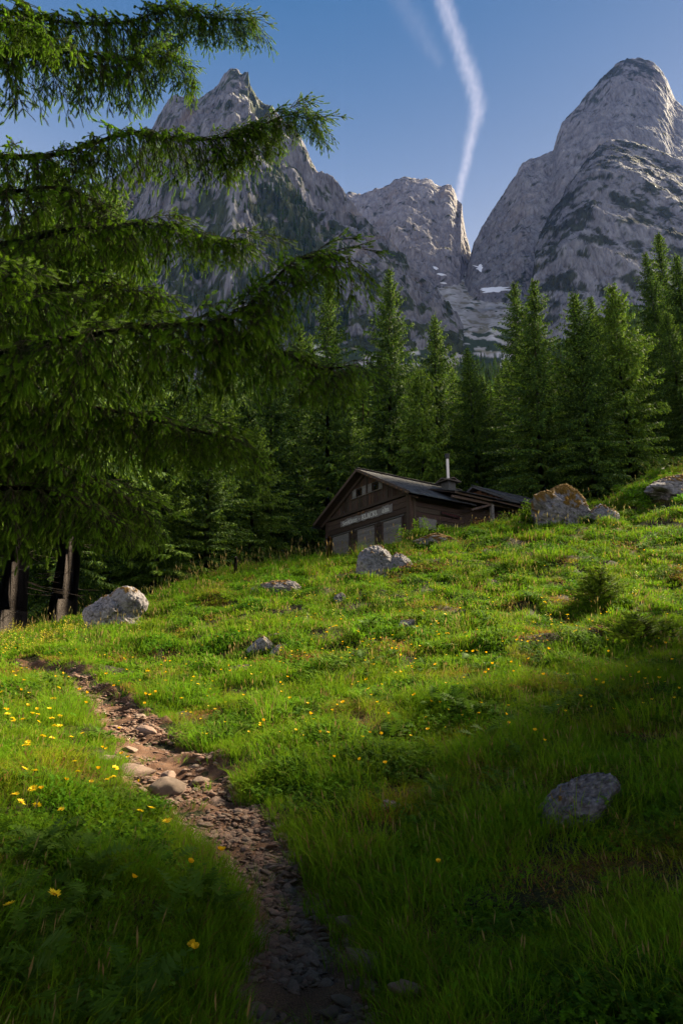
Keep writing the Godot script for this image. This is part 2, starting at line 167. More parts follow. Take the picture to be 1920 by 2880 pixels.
class Shape:
	## Collects triangles; flat() shapes carry no normals, smooth ones do.
	var v := PackedVector3Array()
	var n := PackedVector3Array()
	var c := PackedColorArray()
	var idx := PackedInt32Array()
	var smooth := false

	func _init(is_smooth := false) -> void:
		smooth = is_smooth

	func tri(a: Vector3, b: Vector3, d: Vector3, col: Color) -> void:
		var k := v.size()
		v.append(a); v.append(b); v.append(d)
		c.append(col); c.append(col); c.append(col)
		idx.append(k); idx.append(k + 1); idx.append(k + 2)

	func kite(p: Vector3, along: Vector3, side: Vector3, col: Color, tip: Color, belly := 0.4) -> void:
		var k := v.size()
		var m := p + along * belly
		v.append(p); v.append(m - side); v.append(p + along); v.append(m + side)
		c.append(col); c.append(col); c.append(tip); c.append(col)
		idx.append(k); idx.append(k + 1); idx.append(k + 2)
		idx.append(k); idx.append(k + 2); idx.append(k + 3)

	func quad(a: Vector3, b: Vector3, d: Vector3, e: Vector3, col: Color) -> void:
		var k := v.size()
		v.append(a); v.append(b); v.append(d); v.append(e)
		for i in 4:
			c.append(col)
		idx.append(k); idx.append(k + 1); idx.append(k + 2)
		idx.append(k); idx.append(k + 2); idx.append(k + 3)

	## box between two corners, in a frame of three axes
	func box(lo: Vector3, hi: Vector3, col: Color, t := Transform3D()) -> void:
		var p: Array[Vector3] = []
		for i in 8:
			p.append(t * Vector3(hi.x if i & 1 else lo.x, hi.y if i & 2 else lo.y, hi.z if i & 4 else lo.z))
		quad(p[0], p[1], p[3], p[2], col)
		quad(p[5], p[4], p[6], p[7], col)
		quad(p[4], p[0], p[2], p[6], col)
		quad(p[1], p[5], p[7], p[3], col)
		quad(p[2], p[3], p[7], p[6], col)
		quad(p[4], p[5], p[1], p[0], col)

	## a straight bar of rectangular section from a to b
	func bar(a: Vector3, b: Vector3, w: float, h: float, col: Color, up := Vector3.UP) -> void:
		var z := (b - a).normalized()
		var x := up.cross(z).normalized()
		var y := z.cross(x)
		box(Vector3(-w / 2, -h / 2, 0), Vector3(w / 2, h / 2, a.distance_to(b)), col, Transform3D(Basis(x, y, z), a))

	func tube(points: Array, radii: Array, sides: int, col: Color) -> void:
		var k := v.size()
		for i in points.size():
			var p: Vector3 = points[i]
			var q: Vector3 = points[mini(i + 1, points.size() - 1)]
			var o: Vector3 = points[maxi(i - 1, 0)]
			var z := (q - o).normalized()
			var x := z.cross(Vector3.UP if absf(z.y) < 0.9 else Vector3.RIGHT).normalized()
			var y := z.cross(x)
			for s in sides:
				var a := TAU * s / sides
				var d := x * cos(a) + y * sin(a)
				v.append(p + d * float(radii[i]))
				c.append(col)
				if smooth:
					n.append(d)
		for i in points.size() - 1:
			for s in sides:
				var a := k + i * sides + s
				var b := k + i * sides + (s + 1) % sides
				idx.append(a); idx.append(b); idx.append(a + sides)
				idx.append(b); idx.append(b + sides); idx.append(a + sides)

	## rows x cols of points already appended from index k: faces and smooth normals
	func weave(k: int, rows: int, cols: int, out: Vector3) -> void:
		n.resize(v.size())
		for i in rows:
			for j in cols:
				var a := k + i * cols + j
				var du := v[k + i * cols + mini(j + 1, cols - 1)] - v[k + i * cols + maxi(j - 1, 0)]
				var dv := v[k + mini(i + 1, rows - 1) * cols + j] - v[k + maxi(i - 1, 0) * cols + j]
				var m := du.cross(dv)
				n[a] = m.normalized()
		var probe := n[k + (rows / 2) * cols + cols / 2]
		var flip := probe.dot(out) < 0.0
		if flip:
			for a in range(k, k + rows * cols):
				n[a] = -n[a]
		for i in rows - 1:
			for j in cols - 1:
				var a := k + i * cols + j
				if flip:
					idx.append(a); idx.append(a + 1); idx.append(a + cols)
					idx.append(a + 1); idx.append(a + cols + 1); idx.append(a + cols)
				else:
					idx.append(a); idx.append(a + cols); idx.append(a + 1)
					idx.append(a + 1); idx.append(a + cols); idx.append(a + cols + 1)

	func mesh(m: Material) -> ArrayMesh:
		var arrays := []
		arrays.resize(Mesh.ARRAY_MAX)
		arrays[Mesh.ARRAY_VERTEX] = v
		if smooth:
			arrays[Mesh.ARRAY_NORMAL] = n
		arrays[Mesh.ARRAY_COLOR] = c
		arrays[Mesh.ARRAY_INDEX] = idx
		var am := ArrayMesh.new()
		am.add_surface_from_arrays(Mesh.PRIMITIVE_TRIANGLES, arrays)
		am.surface_set_material(0, m)
		return am


func numbered(called: String) -> String:
	var k: int = used_names.get(called, 0)
	used_names[called] = k + 1
	return called if k == 0 else "%s_%03d" % [called, k]


func part(called: String, m: Mesh, parent: Node3D, t := Transform3D()) -> MeshInstance3D:
	var o := MeshInstance3D.new()
	o.name = called
	o.mesh = m
	o.transform = t
	parent.add_child(o, true)
	return o


func tag(o: Node3D, label: String, category: String, group := "") -> Node3D:
	o.set_meta("label", label)
	o.set_meta("category", category)
	if group:
		o.set_meta("group", group)
	return o


func thing(called: String, at: Vector3, label: String, category: String, group := "", turn := 0.0) -> Node3D:
	var o := Node3D.new()
	o.name = numbered(called)
	add_child(o)
	o.position = at
	o.rotation.y = turn
	return tag(o, label, category, group)


func setting(called: String, m: Mesh, parent: Node3D = self) -> MeshInstance3D:
	var o := MeshInstance3D.new()
	o.name = numbered(called) if parent == self else called
	o.mesh = m
	parent.add_child(o, true)
	if parent == self:
		o.set_meta("kind", "structure")
	return o


func copies(called: String, m: Mesh, places: Array, tints: PackedColorArray, parent: Node3D = self, label := "", category := "") -> MultiMeshInstance3D:
	## one MultiMesh of "stuff"
	var mm := MultiMesh.new()
	mm.transform_format = MultiMesh.TRANSFORM_3D
	mm.use_colors = tints.size() > 0
	mm.mesh = m
	mm.instance_count = places.size()
	var stride := 16 if mm.use_colors else 12
	var buf := PackedFloat32Array()
	buf.resize(places.size() * stride)
	var k := 0
	for i in places.size():
		var t: Transform3D = places[i]
		var b := t.basis
		var o := t.origin
		buf[k] = b.x.x; buf[k + 1] = b.y.x; buf[k + 2] = b.z.x; buf[k + 3] = o.x
		buf[k + 4] = b.x.y; buf[k + 5] = b.y.y; buf[k + 6] = b.z.y; buf[k + 7] = o.y
		buf[k + 8] = b.x.z; buf[k + 9] = b.y.z; buf[k + 10] = b.z.z; buf[k + 11] = o.z
		if mm.use_colors:
			var c := tints[i]
			buf[k + 12] = c.r; buf[k + 13] = c.g; buf[k + 14] = c.b; buf[k + 15] = 1.0
		k += stride
	mm.buffer = buf
	var o := MultiMeshInstance3D.new()
	o.name = numbered(called) if parent == self else called
	o.multimesh = mm
	parent.add_child(o, true)
	o.set_meta("kind", "stuff")
	if label:
		o.set_meta("label", label)
	if category:
		o.set_meta("category", category)
	return o


func matter(roughness := 0.9, backlight := 0.0, specular := 0.3) -> StandardMaterial3D:
	## a material whose colours are the vertex colours
	var m := StandardMaterial3D.new()
	m.vertex_color_use_as_albedo = true
	m.roughness = roughness
	m.metallic_specular = specular
	if backlight > 0.0:
		m.backlight_enabled = true
		m.backlight = Color(backlight, backlight, backlight).linear_to_srgb()
	return m


func noise_texture(seed_: int, freq: float, lo: Color, hi: Color, octaves := 5, kind := FastNoiseLite.TYPE_SIMPLEX_SMOOTH, side := 512) -> NoiseTexture2D:
	var f := FastNoiseLite.new()
	f.seed = seed_
	f.noise_type = kind
	f.frequency = freq
	f.fractal_octaves = octaves
	var t := NoiseTexture2D.new()
	t.width = side
	t.height = side
	t.seamless = true
	t.noise = f
	var g := Gradient.new()
	g.set_color(0, lo)
	g.set_color(1, hi)
	t.color_ramp = g
	return t


func dress(m: StandardMaterial3D, seed_: int, freq: float, lo: Color, hi: Color, scale_: Vector3, relief := 0.0, world := true) -> StandardMaterial3D:
	## grain in the colour and, if asked, relief of so many centimetres
	m.albedo_texture = noise_texture(seed_, freq, lo, hi)
	m.uv1_triplanar = true
	m.uv1_world_triplanar = world
	m.uv1_scale = scale_
	if relief > 0.0:
		m.heightmap_enabled = true
		m.heightmap_texture = noise_texture(seed_ + 7, freq * 1.3, Color.BLACK, Color.WHITE)
		m.heightmap_scale = relief
	return m


func v3(a: Array[float], k: int) -> Vector3:
	return Vector3(a[k * 3], a[k * 3 + 1], a[k * 3 + 2])


func points_of(a: Array[float]) -> PackedVector3Array:
	var out := PackedVector3Array()
	for k in a.size() / 3:
		out.append(v3(a, k))
	return out


func rnd(a: float, b: float) -> float:
	return rng.randf_range(a, b)


func mix(a: Color, b: Color, t: float) -> Color:
	return a.lerp(b, clampf(t, 0.0, 1.0))


func jitter(c: Color, amount: float) -> Color:
	var k := 1.0 + rng.randf_range(-amount, amount)
	return Color(c.r * k * (1.0 + rng.randf_range(-amount, amount) * 0.4), c.g * k, c.b * k)


func sway(y_axis: Vector3, turn: float, size: Vector3, at: Vector3) -> Transform3D:
	## a frame whose y axis is y_axis, turned about it
	var y := y_axis.normalized()
	var x := y.cross(Vector3(0, 0, 1) if absf(y.z) < 0.9 else Vector3(1, 0, 0)).normalized()
	var z := x.cross(y)
	var xx := x * cos(turn) + z * sin(turn)
	var zz := z * cos(turn) - x * sin(turn)
	return Transform3D(Basis(xx * size.x, y * size.y, zz * size.z), at)


# ---------------------------------------------------------------- ground

const G_ROWS := 120
const G_COLS := 96
const G_BACK := 14.0
const G_FAR := 134.0
const G_WIDE := 1.3
var g_heights := PackedFloat32Array()
const P_X0 := -10.0
const P_Z0 := -19.0
const P_STEP := 0.1
const P_NX := 130
const P_NZ := 180
var p_edge := PackedFloat32Array()


func solve_ground() -> void:
	var pts := points_of(GROUND_POINTS)
	var count := pts.size()
	var size := count + 3
	var rows: Array[PackedFloat64Array] = []
	for i in size:
		var r := PackedFloat64Array()
		r.resize(size + 1)
		rows.append(r)
	for i in count:
		for j in count:
			var r2 := (pts[i].x - pts[j].x) ** 2 + (pts[i].z - pts[j].z) ** 2
			rows[i][j] = 0.5 * r2 * log(r2) if r2 > 1e-9 else 0.3
		rows[i][count] = 1.0
		rows[i][count + 1] = pts[i].x
		rows[i][count + 2] = pts[i].z
		rows[count][i] = 1.0
		rows[count + 1][i] = pts[i].x
		rows[count + 2][i] = pts[i].z
		rows[i][size] = pts[i].y
	for i in size:
		var best := i
		for r in range(i + 1, size):
			if absf(rows[r][i]) > absf(rows[best][i]):
				best = r
		var swap := rows[i]
		rows[i] = rows[best]
		rows[best] = swap
		var top := rows[i]
		for r in range(i + 1, size):
			var low := rows[r]
			var f := low[i] / top[i]
			if f != 0.0:
				for k in range(i, size + 1):
					low[k] -= f * top[k]
				rows[r] = low
	var w := PackedFloat64Array()
	w.resize(size)
	for i in range(size - 1, -1, -1):
		var s := rows[i][size]
		for k in range(i + 1, size):
			s -= rows[i][k] * w[k]
		w[i] = s / rows[i][i]
	g_heights.resize(G_ROWS * G_COLS)
	for i in G_ROWS:
		var deep := 2.0 * pow(G_FAR / 2.0, float(i) / (G_ROWS - 1))
		var z := G_BACK - deep
		for j in G_COLS:
			var x := deep * lerpf(-G_WIDE, G_WIDE, float(j) / (G_COLS - 1))
			var h := w[count] + w[count + 1] * x + w[count + 2] * z
			for k in count:
				var dx := pts[k].x - x
				var dz := pts[k].z - z
				var r2 := dx * dx + dz * dz
				if r2 > 1e-9:
					h += w[k] * 0.5 * r2 * log(r2)
			g_heights[i * G_COLS + j] = h


func solve_path() -> void:
	## distance to the path's edge, negative on it
	var line := points_of(PATH_POINTS)
	p_edge.resize(P_NX * P_NZ)
	for i in P_NZ:
		for j in P_NX:
			var p := Vector2(P_X0 + j * P_STEP, P_Z0 + i * P_STEP)
			var best := 9.0
			for k in line.size() - 1:
				var a := Vector2(line[k].x, line[k].y)
				var b := Vector2(line[k + 1].x, line[k + 1].y)
				var ab := b - a
				var t := clampf((p - a).dot(ab) / ab.length_squared(), 0.0, 1.0)
				best = minf(best, p.distance_to(a + ab * t) - lerpf(line[k].z, line[k + 1].z, t))
			p_edge[i * P_NX + j] = best + noise_b.get_noise_2d(p.x * 9.0, p.y * 9.0) * 0.16


func path_edge(x: float, z: float) -> float:
	var fx := (x - P_X0) / P_STEP
	var fz := (z - P_Z0) / P_STEP
	if fx < 0.0 or fz < 0.0 or fx >= P_NX - 1 or fz >= P_NZ - 1:
		return 9.0
	var j := int(fx)
	var i := int(fz)
	fx -= j
	fz -= i
	var k := i * P_NX + j
	return lerpf(lerpf(p_edge[k], p_edge[k + 1], fx), lerpf(p_edge[k + P_NX], p_edge[k + P_NX + 1], fx), fz)


func base_height(x: float, z: float) -> float:
	var deep := clampf(G_BACK - z, 2.0, G_FAR - 0.01)
	var fi := log(deep / 2.0) / log(G_FAR / 2.0) * (G_ROWS - 1)
	var fj := clampf((x / deep / G_WIDE * 0.5 + 0.5) * (G_COLS - 1), 0.0, G_COLS - 1.001)
	var i := mini(int(fi), G_ROWS - 2)
	var j := int(fj)
	fi -= i
	fj -= j
	var k := i * G_COLS + j
	return lerpf(lerpf(g_heights[k], g_heights[k + 1], fj), lerpf(g_heights[k + G_COLS], g_heights[k + G_COLS + 1], fj), fi)


# hollows and hummocks: x, z, radius along x, radius along z, height
const MOUNDS: Array[float] = [
	-2.6, -15.9, 1.9, 0.7, -0.32, -2.2, -17.6, 2.4, 0.8, 0.22, 1.9, -17.8, 1.3, 0.6, 0.2, 0.6, -19.6, 1.5, 0.6, -0.22,
	4.2, -14.6, 1.6, 0.8, 0.22, 6.0, -19.0, 1.3, 0.7, 0.25, 3.0, -11.0, 1.5, 0.8, 0.16, -1.3, -4.7, 0.5, 0.5, 0.16, -1.9, -4.6, 0.7, 0.8, 0.14,
	1.3, -9.6, 1.2, 0.5, -0.14, 8.0, -24.0, 1.8, 0.9, 0.3, 3.6, -25.0, 1.2, 0.6, 0.25, -4.6, -23.5, 2.0, 0.8, 0.2, 1.6, -6.5, 0.6, 0.35, 0.1,
	2.3, -7.4, 0.9, 0.4, 0.12, 0.9, -5.1, 0.7, 0.35, 0.1, 4.0, -29.6, 1.6, 0.6, 0.35, 12.6, -34.0, 3.0, 1.6, 0.7, 16.5, -33.5, 3.0, 1.2, 0.9,
]


func height(x: float, z: float) -> float:
	var h := base_height(x, z)
	var far := clampf((-z - 3.0) / 12.0, 0.15, 1.0)
	h += noise_a.get_noise_2d(x * 9.0, z * 13.0) * 0.22 * far + noise_b.get_noise_2d(x * 15.0 + 5.0, z * 19.0) * 0.25 * far
	h += noise_b.get_noise_2d(x * 34.0, z * 42.0) * 0.055 * clampf(far * 1.6, 0.0, 1.0)
	for k in MOUNDS.size() / 5:
		var dx := (x - MOUNDS[k * 5]) / MOUNDS[k * 5 + 2]
		var dz := (z - MOUNDS[k * 5 + 1]) / MOUNDS[k * 5 + 3]
		var r2 := dx * dx + dz * dz
		if r2 < 4.0:
			h += MOUNDS[k * 5 + 4] * exp(-r2 * 1.4)
	var e := path_edge(x, z)
	if e < 0.3:
		h -= 0.11 * smoothstep(0.18, -0.18, e)
	return h


func on_ground(x: float, z: float, lift := 0.0) -> Vector3:
	return Vector3(x, height(x, z) + lift, z)


func build_ground() -> void:
	var s := Shape.new(true)
	var rows := 300
	var cols := 300
	for i in rows:
		var deep := 2.5 * pow(128.0 / 2.5, float(i) / (rows - 1))
		var z := G_BACK - deep
		for j in cols:
			var u := lerpf(-1.25, 1.25, float(j) / (cols - 1))
			var x := deep * u
			s.v.append(Vector3(x, height(x, z), z))
			var g := noise_a.get_noise_2d(x * 30.0, z * 30.0)
			var moss := noise_b.get_noise_2d(x * 11.0 + 50.0, z * 11.0)
			var col := mix(Color(0.030, 0.036, 0.010), Color(0.055, 0.040, 0.018), g * 0.9 + 0.4)
			col = mix(col, Color(0.085, 0.062, 0.012), smoothstep(0.25, 0.5, moss))
			s.c.append(col)
	s.weave(0, rows, cols, Vector3.UP)
	var m := matter(0.95)
	dress(m, 3, 0.02, Color(0.55, 0.55, 0.5), Color(1, 1, 1), Vector3(0.7, 0.7, 0.7), 3.0)
	var o := setting("ground", s.mesh(m))
	o.set_meta("label", "grassy meadow ground sloping up to the hut")
	build_path()


func build_path() -> void:
	var s := Shape.new(true)
	var step := 0.045
	var nx := int((3.0 - P_X0) / step)
	var nz := int((0.0 - P_Z0 - 1.2) / step)
	var at := {}
	var grit := FastNoiseLite.new()
	grit.seed = 12
	grit.frequency = 1.0
	grit.noise_type = FastNoiseLite.TYPE_CELLULAR
	for i in nz:
		var z := P_Z0 + 0.2 + i * step
		for j in nx:
			var x := P_X0 + 0.1 + j * step
			var e := path_edge(x, z)
			if e > 0.22:
				continue
			var g := noise_b.get_noise_2d(x * 60.0, z * 60.0)
			var h := height(x, z) + 0.022 + g * 0.02 - smoothstep(0.02, 0.2, e) * 0.09
			at[i * nx + j] = s.v.size()
			s.v.append(Vector3(x, h, z))
			var stony := grit.get_noise_2d(x * 11.0, z * 11.0)
			var col := mix(Color(0.165, 0.082, 0.048), Color(0.25, 0.142, 0.086), g * 0.8 + 0.5)
			col = mix(col, Color(0.20, 0.15, 0.12), smoothstep(-0.62, -0.9, stony) * 0.8)
			s.c.append(col)
			s.n.append(Vector3.UP)
	for key: int in at:
		if (key % nx) < nx - 1 and at.has(key + 1) and at.has(key + nx) and at.has(key + nx + 1):
			var a: int = at[key]
			var b: int = at[key + 1]
			var c2: int = at[key + nx]
			var d: int = at[key + nx + 1]
			for q in [a, b, c2, b, d, c2]:
				s.idx.append(q)
			var m := (s.v[c2] - s.v[a]).cross(s.v[b] - s.v[a]).normalized()
			s.n[a] = m
			s.n[b] = (s.n[b] + m * 0.6).normalized()
	var mat := matter(0.95)
	dress(mat, 5, 0.05, Color(0.5, 0.47, 0.45), Color(1, 1, 1), Vector3(2.2, 2.2, 2.2), 1.5)
	var path := setting("path", s.mesh(mat))
	path.set_meta("label", "stony brown footpath winding up the meadow")
	# stones that can be told apart, then grit
	var stone_mat := matter(0.9)
	dress(stone_mat, 9, 0.03, Color(0.6, 0.58, 0.58), Color(1, 1, 1), Vector3(6, 6, 6), 0.6, false)
	var kinds: Array[ArrayMesh] = []
	for k in 8:
		kinds.append(pebble(100 + k, 12, jitter(Color(0.30, 0.218, 0.17), 0.2), stone_mat))
	rng.seed = 77
	var line := points_of(PATH_POINTS)
	var big: Array[float] = [-2.62, -8.62, 0.26, -1.95, -8.02, 0.27, -1.72, -8.45, 0.17, -2.2, -8.95, 0.15, -2.9, -9.6, 0.13, -1.42, -8.1, 0.14, -2.95, -8.9, 0.16, -2.2, -7.75, 0.10,
		0.2, -4.4, 0.16, 0.05, -5.1, 0.13, -0.1, -3.75, 0.13, 0.35, -3.9, 0.10, -0.2, -3.55, 0.09, -2.95, -10.5, 0.2, -3.3, -11.3, 0.12]
	for k in big.size() / 3:
		var r := big[k * 3 + 2]
		var p := on_ground(big[k * 3], big[k * 3 + 1], 0.02)
		part("stone", kinds[k % 8], path, Transform3D(Basis.from_euler(Vector3(rnd(-0.3, 0.3), rnd(0, TAU), rnd(-0.3, 0.3))).scaled_local(Vector3(r * rnd(1.1, 1.5), r * 0.48, r * rnd(0.8, 1.1))), p))
	var grit_places := []
	var tints := PackedColorArray()
	var made := 0
	for tries in 26000:
		var k := rng.randi_range(0, line.size() - 2)
		var p := line[k].lerp(line[k + 1], rng.randf())
		var x := p.x + rnd(-1.2, 1.2) * p.z
		var z := p.y + rnd(-0.3, 0.3)
		var e := path_edge(x, z)
		if e > 0.02 or noise_b.get_noise_2d(x * 16.0, z * 16.0) < (0.14 if z < -5.0 else 0.02) - rng.randf() * 0.42:
			continue
		var dist := -z
		var r := rnd(0.006, 0.026) if rng.randf() < 0.9 else rnd(0.026, 0.068)
		var t := Transform3D(Basis.from_euler(Vector3(rnd(-0.35, 0.35), rnd(0, TAU), rnd(-0.35, 0.35))).scaled_local(Vector3(r * rnd(0.9, 1.6), r * rnd(0.3, 0.6), r)), on_ground(x, z, 0.026))
		if r > 0.03 and made < 260 and dist < 10.0:
			part("stone", kinds[rng.randi() % 8], path, t)
			made += 1
		else:
			grit_places.append(t)
			tints.append(jitter(Color(1, 0.93, 0.9), 0.3))
	copies("small_stones", pebble(140, 5, Color(0.27, 0.19, 0.145), stone_mat), grit_places, tints, path)


func pebble(seed_: int, rings: int, col: Color, m: Material) -> ArrayMesh:
	## an angular stone about two units across
	var f := FastNoiseLite.new()
	f.seed = seed_
	f.frequency = 0.55
	var cuts: Array[Vector3] = []
	var keep := rng.state
	rng.seed = seed_
	for k in 15:
		cuts.append(Vector3(rnd(-1, 1), rnd(-0.6, 1), rnd(-1, 1)).normalized())
	var s := Shape.new(true)
	var cols := rings * 2 + 1
	for i in rings:
		var a := PI * i / (rings - 1)
		for j in cols:
			var b := TAU * j / (cols - 1)
			var d := Vector3(sin(a) * cos(b), cos(a), sin(a) * sin(b))
			var r := 1.0 + f.get_noise_3dv(d * 2.0) * 0.5
			for q in cuts:
				var along := d.dot(q)
				if along * r > 0.62:
					r = 0.62 / along
			s.v.append(d * r)
			s.c.append(mix(col, col * 1.45, f.get_noise_3dv(d * 5.0) + 0.4))
	s.weave(0, rings, cols, Vector3(0, 0, 0))
	fix_ball(s)
	rng.state = keep
	return s.mesh(m)


func fix_ball(s: Shape) -> void:
	## normals and faces of a closed ball about the origin point outwards
	for k in s.idx.size() / 3:
		var a := s.idx[k * 3]
		var b := s.idx[k * 3 + 1]
		var d := s.idx[k * 3 + 2]
		var m := (s.v[d] - s.v[a]).cross(s.v[b] - s.v[a])
		if m.dot(s.v[a] + s.v[b] + s.v[d]) < 0.0:
			s.idx[k * 3 + 1] = d
			s.idx[k * 3 + 2] = b
	for a in s.v.size():
		if s.n[a].length() < 0.5:
			s.n[a] = s.v[a].normalized()
		elif s.n[a].dot(s.v[a]) < 0.0:
			s.n[a] = -s.n[a]


# ---------------------------------------------------------------- mountains

func along_line(line: PackedVector3Array, t: float) -> Vector3:
	var f := clampf(t, 0.0, 1.0) * (line.size() - 1)
	var k := mini(int(f), line.size() - 2)
	return line[k].lerp(line[k + 1], f - k)


func even(line: PackedVector3Array, count: int) -> PackedFloat32Array:
	## parameters that walk the line in even steps
	var sum := PackedFloat32Array([0.0])
	for k in line.size() - 1:
		sum.append(sum[k] + line[k].distance_to(line[k + 1]))
	var out := PackedFloat32Array()
	var k := 0
	for i in count:
		var want := sum[sum.size() - 1] * i / (count - 1)
		while k < line.size() - 2 and sum[k + 1] < want:
			k += 1
		out.append((k + clampf((want - sum[k]) / maxf(sum[k + 1] - sum[k], 0.001), 0.0, 1.0)) / (line.size() - 1))
	return out


func build_mountain(crest_a: Array[float], foot_a: Array[float], rows: int, cols: int, sd: int, look: Dictionary, u0 := 0.0, u1 := 1.0) -> PackedVector3Array:
	var crest := points_of(crest_a)
	var foot := points_of(foot_a)
	var us := even(crest, cols)
	var big := FastNoiseLite.new()
	big.seed = sd
	big.frequency = 1.0
	big.fractal_type = FastNoiseLite.FRACTAL_RIDGED
	big.fractal_octaves = 4
	var fine := FastNoiseLite.new()
	fine.seed = sd + 1
	fine.frequency = 1.0
	fine.fractal_octaves = 4
	fine.fractal_gain = 0.62
	var veg := FastNoiseLite.new()
	veg.seed = sd + 2
	veg.frequency = 1.0
	veg.fractal_octaves = 5
	veg.fractal_gain = 0.6
	var s := Shape.new(true)
	var back_rows := 8
	var bulge: float = look.get("bulge", 0.16)
	var amp: float = look.get("amp", 1.0)
	var rock: Color = look.rock
	var green: Color = look.green
	for i in rows:
		var front := float(i - back_rows) / (rows - 1 - back_rows)
		for j in cols:
			var u := us[j]
			var a := along_line(crest, u)
			var b := along_line(foot, u)
			var p: Vector3
			var v := front
			if v < 0.0:
				var away := Vector3(a.x, 0, a.z).normalized()
				p = a + away * (-v * 2600.0) + Vector3.DOWN * (-v * 2600.0 * 1.1)
			else:
				p = a.lerp(b, v)
				# steep cliffs above, screes below
				p.y += sin(PI * pow(v, 0.75)) * bulge * (a.y - b.y)
			var span := a.distance_to(b)
			var towards := Vector3(-p.x, 0, -p.z).normalized()
			var out := (towards + Vector3.UP * 0.55).normalized()
			var q := p * 0.001
			var skew := q.y * 0.35
			var keep := smoothstep(-0.02, 0.10, v) * 0.85 + 0.15
			var g := big.get_noise_3d((q.x + skew) * 4.0, q.y * 2.0, q.z * 4.0)
			var h := fine.get_noise_3d(q.x * 30.0 + skew * 12.0, q.y * 8.0, q.z * 30.0)
			var ledge := fine.get_noise_3d(q.x * 8.0 + 40.0, (q.y + q.x * 0.45) * 34.0, q.z * 8.0)
			var crag := big.get_noise_3d((q.x - skew) * 30.0 + 9.0, q.y * 13.0, q.z * 30.0)
			var spike := fine.get_noise_3d(q.x * 120.0, q.y * 45.0, q.z * 120.0)
			p += out * (g * 26.0 * keep * amp + h * 5.0 * keep * amp + ledge * 1.5 * keep * amp + crag * 6.0 * amp * keep + spike * 3.5)
			p.y += (crag * 5.0 + h * 4.0) * (1.0 - keep)
			s.v.append(p)
			var steep: float = look.cover.call(u, v, p)
			var n := veg.get_noise_3d(q.x * 24.0 + skew * 5.0, q.y * 17.0, q.z * 20.0) * 0.9 + veg.get_noise_3d(q.x * 70.0, q.y * 50.0, q.z * 70.0) * 0.4 + ledge * 0.1 + crag * 0.16 - g * 0.1
			var cover := smoothstep(0.06, 0.16, n + steep)
			var tone := 1.0 + h * 0.30 + ledge * 0.06 + spike * 0.22
			var warm := veg.get_noise_3d(q.x * 6.0 + 70.0, q.y * 3.0, q.z * 6.0)
			var col := mix(rock, look.get("stain", rock), smoothstep(0.12, 0.42, warm)) * tone
			# dark seepage streaks and cracks that run down the rock
			var crack := fine.get_noise_3d(q.x * 55.0 + skew * 30.0, q.y * 7.0, q.z * 55.0)
			col = mix(col, Color(0.10, 0.095, 0.09), smoothstep(0.30, 0.5, crack) * 0.7)
			col = mix(col, green * (1.0 + spike * 0.6), cover)
			s.c.append(col)
	s.weave(0, rows, cols, Vector3(0, 0.4, 1))
	if rock_mat == null:
		rock_mat = matter(0.95, 0.0, 0.2)
		rock_mat.albedo_texture = cracked_texture(71, 0.006)
		rock_mat.heightmap_enabled = true
		rock_mat.heightmap_texture = noise_texture(72, 0.014, Color.BLACK, Color.WHITE, 6, FastNoiseLite.TYPE_SIMPLEX_SMOOTH, 1024)
		rock_mat.heightmap_scale = 1100.0
		rock_mat.uv1_triplanar = true
		rock_mat.uv1_world_triplanar = true
		rock_mat.uv1_scale = Vector3(0.0065, 0.0017, 0.0065)
	var o := setting("mountain", s.mesh(rock_mat))
	o.set_meta("label", look.label)
	return s.v


var rock_mat: StandardMaterial3D


func cracked_texture(sd: int, freq: float) -> NoiseTexture2D:
	## pale rock crossed by thin dark cracks, with a fine grain
	var t := noise_texture(sd, freq, Color(1, 1, 1), Color(0.4, 0.39, 0.4), 7, FastNoiseLite.TYPE_SIMPLEX_SMOOTH, 1024)
	(t.noise as FastNoiseLite).fractal_type = FastNoiseLite.FRACTAL_RIDGED
	(t.noise as FastNoiseLite).fractal_gain = 0.62
	t.color_ramp.set_offset(0, 0.30)
	t.color_ramp.add_point(0.72, Color(0.78, 0.77, 0.78))
	return t


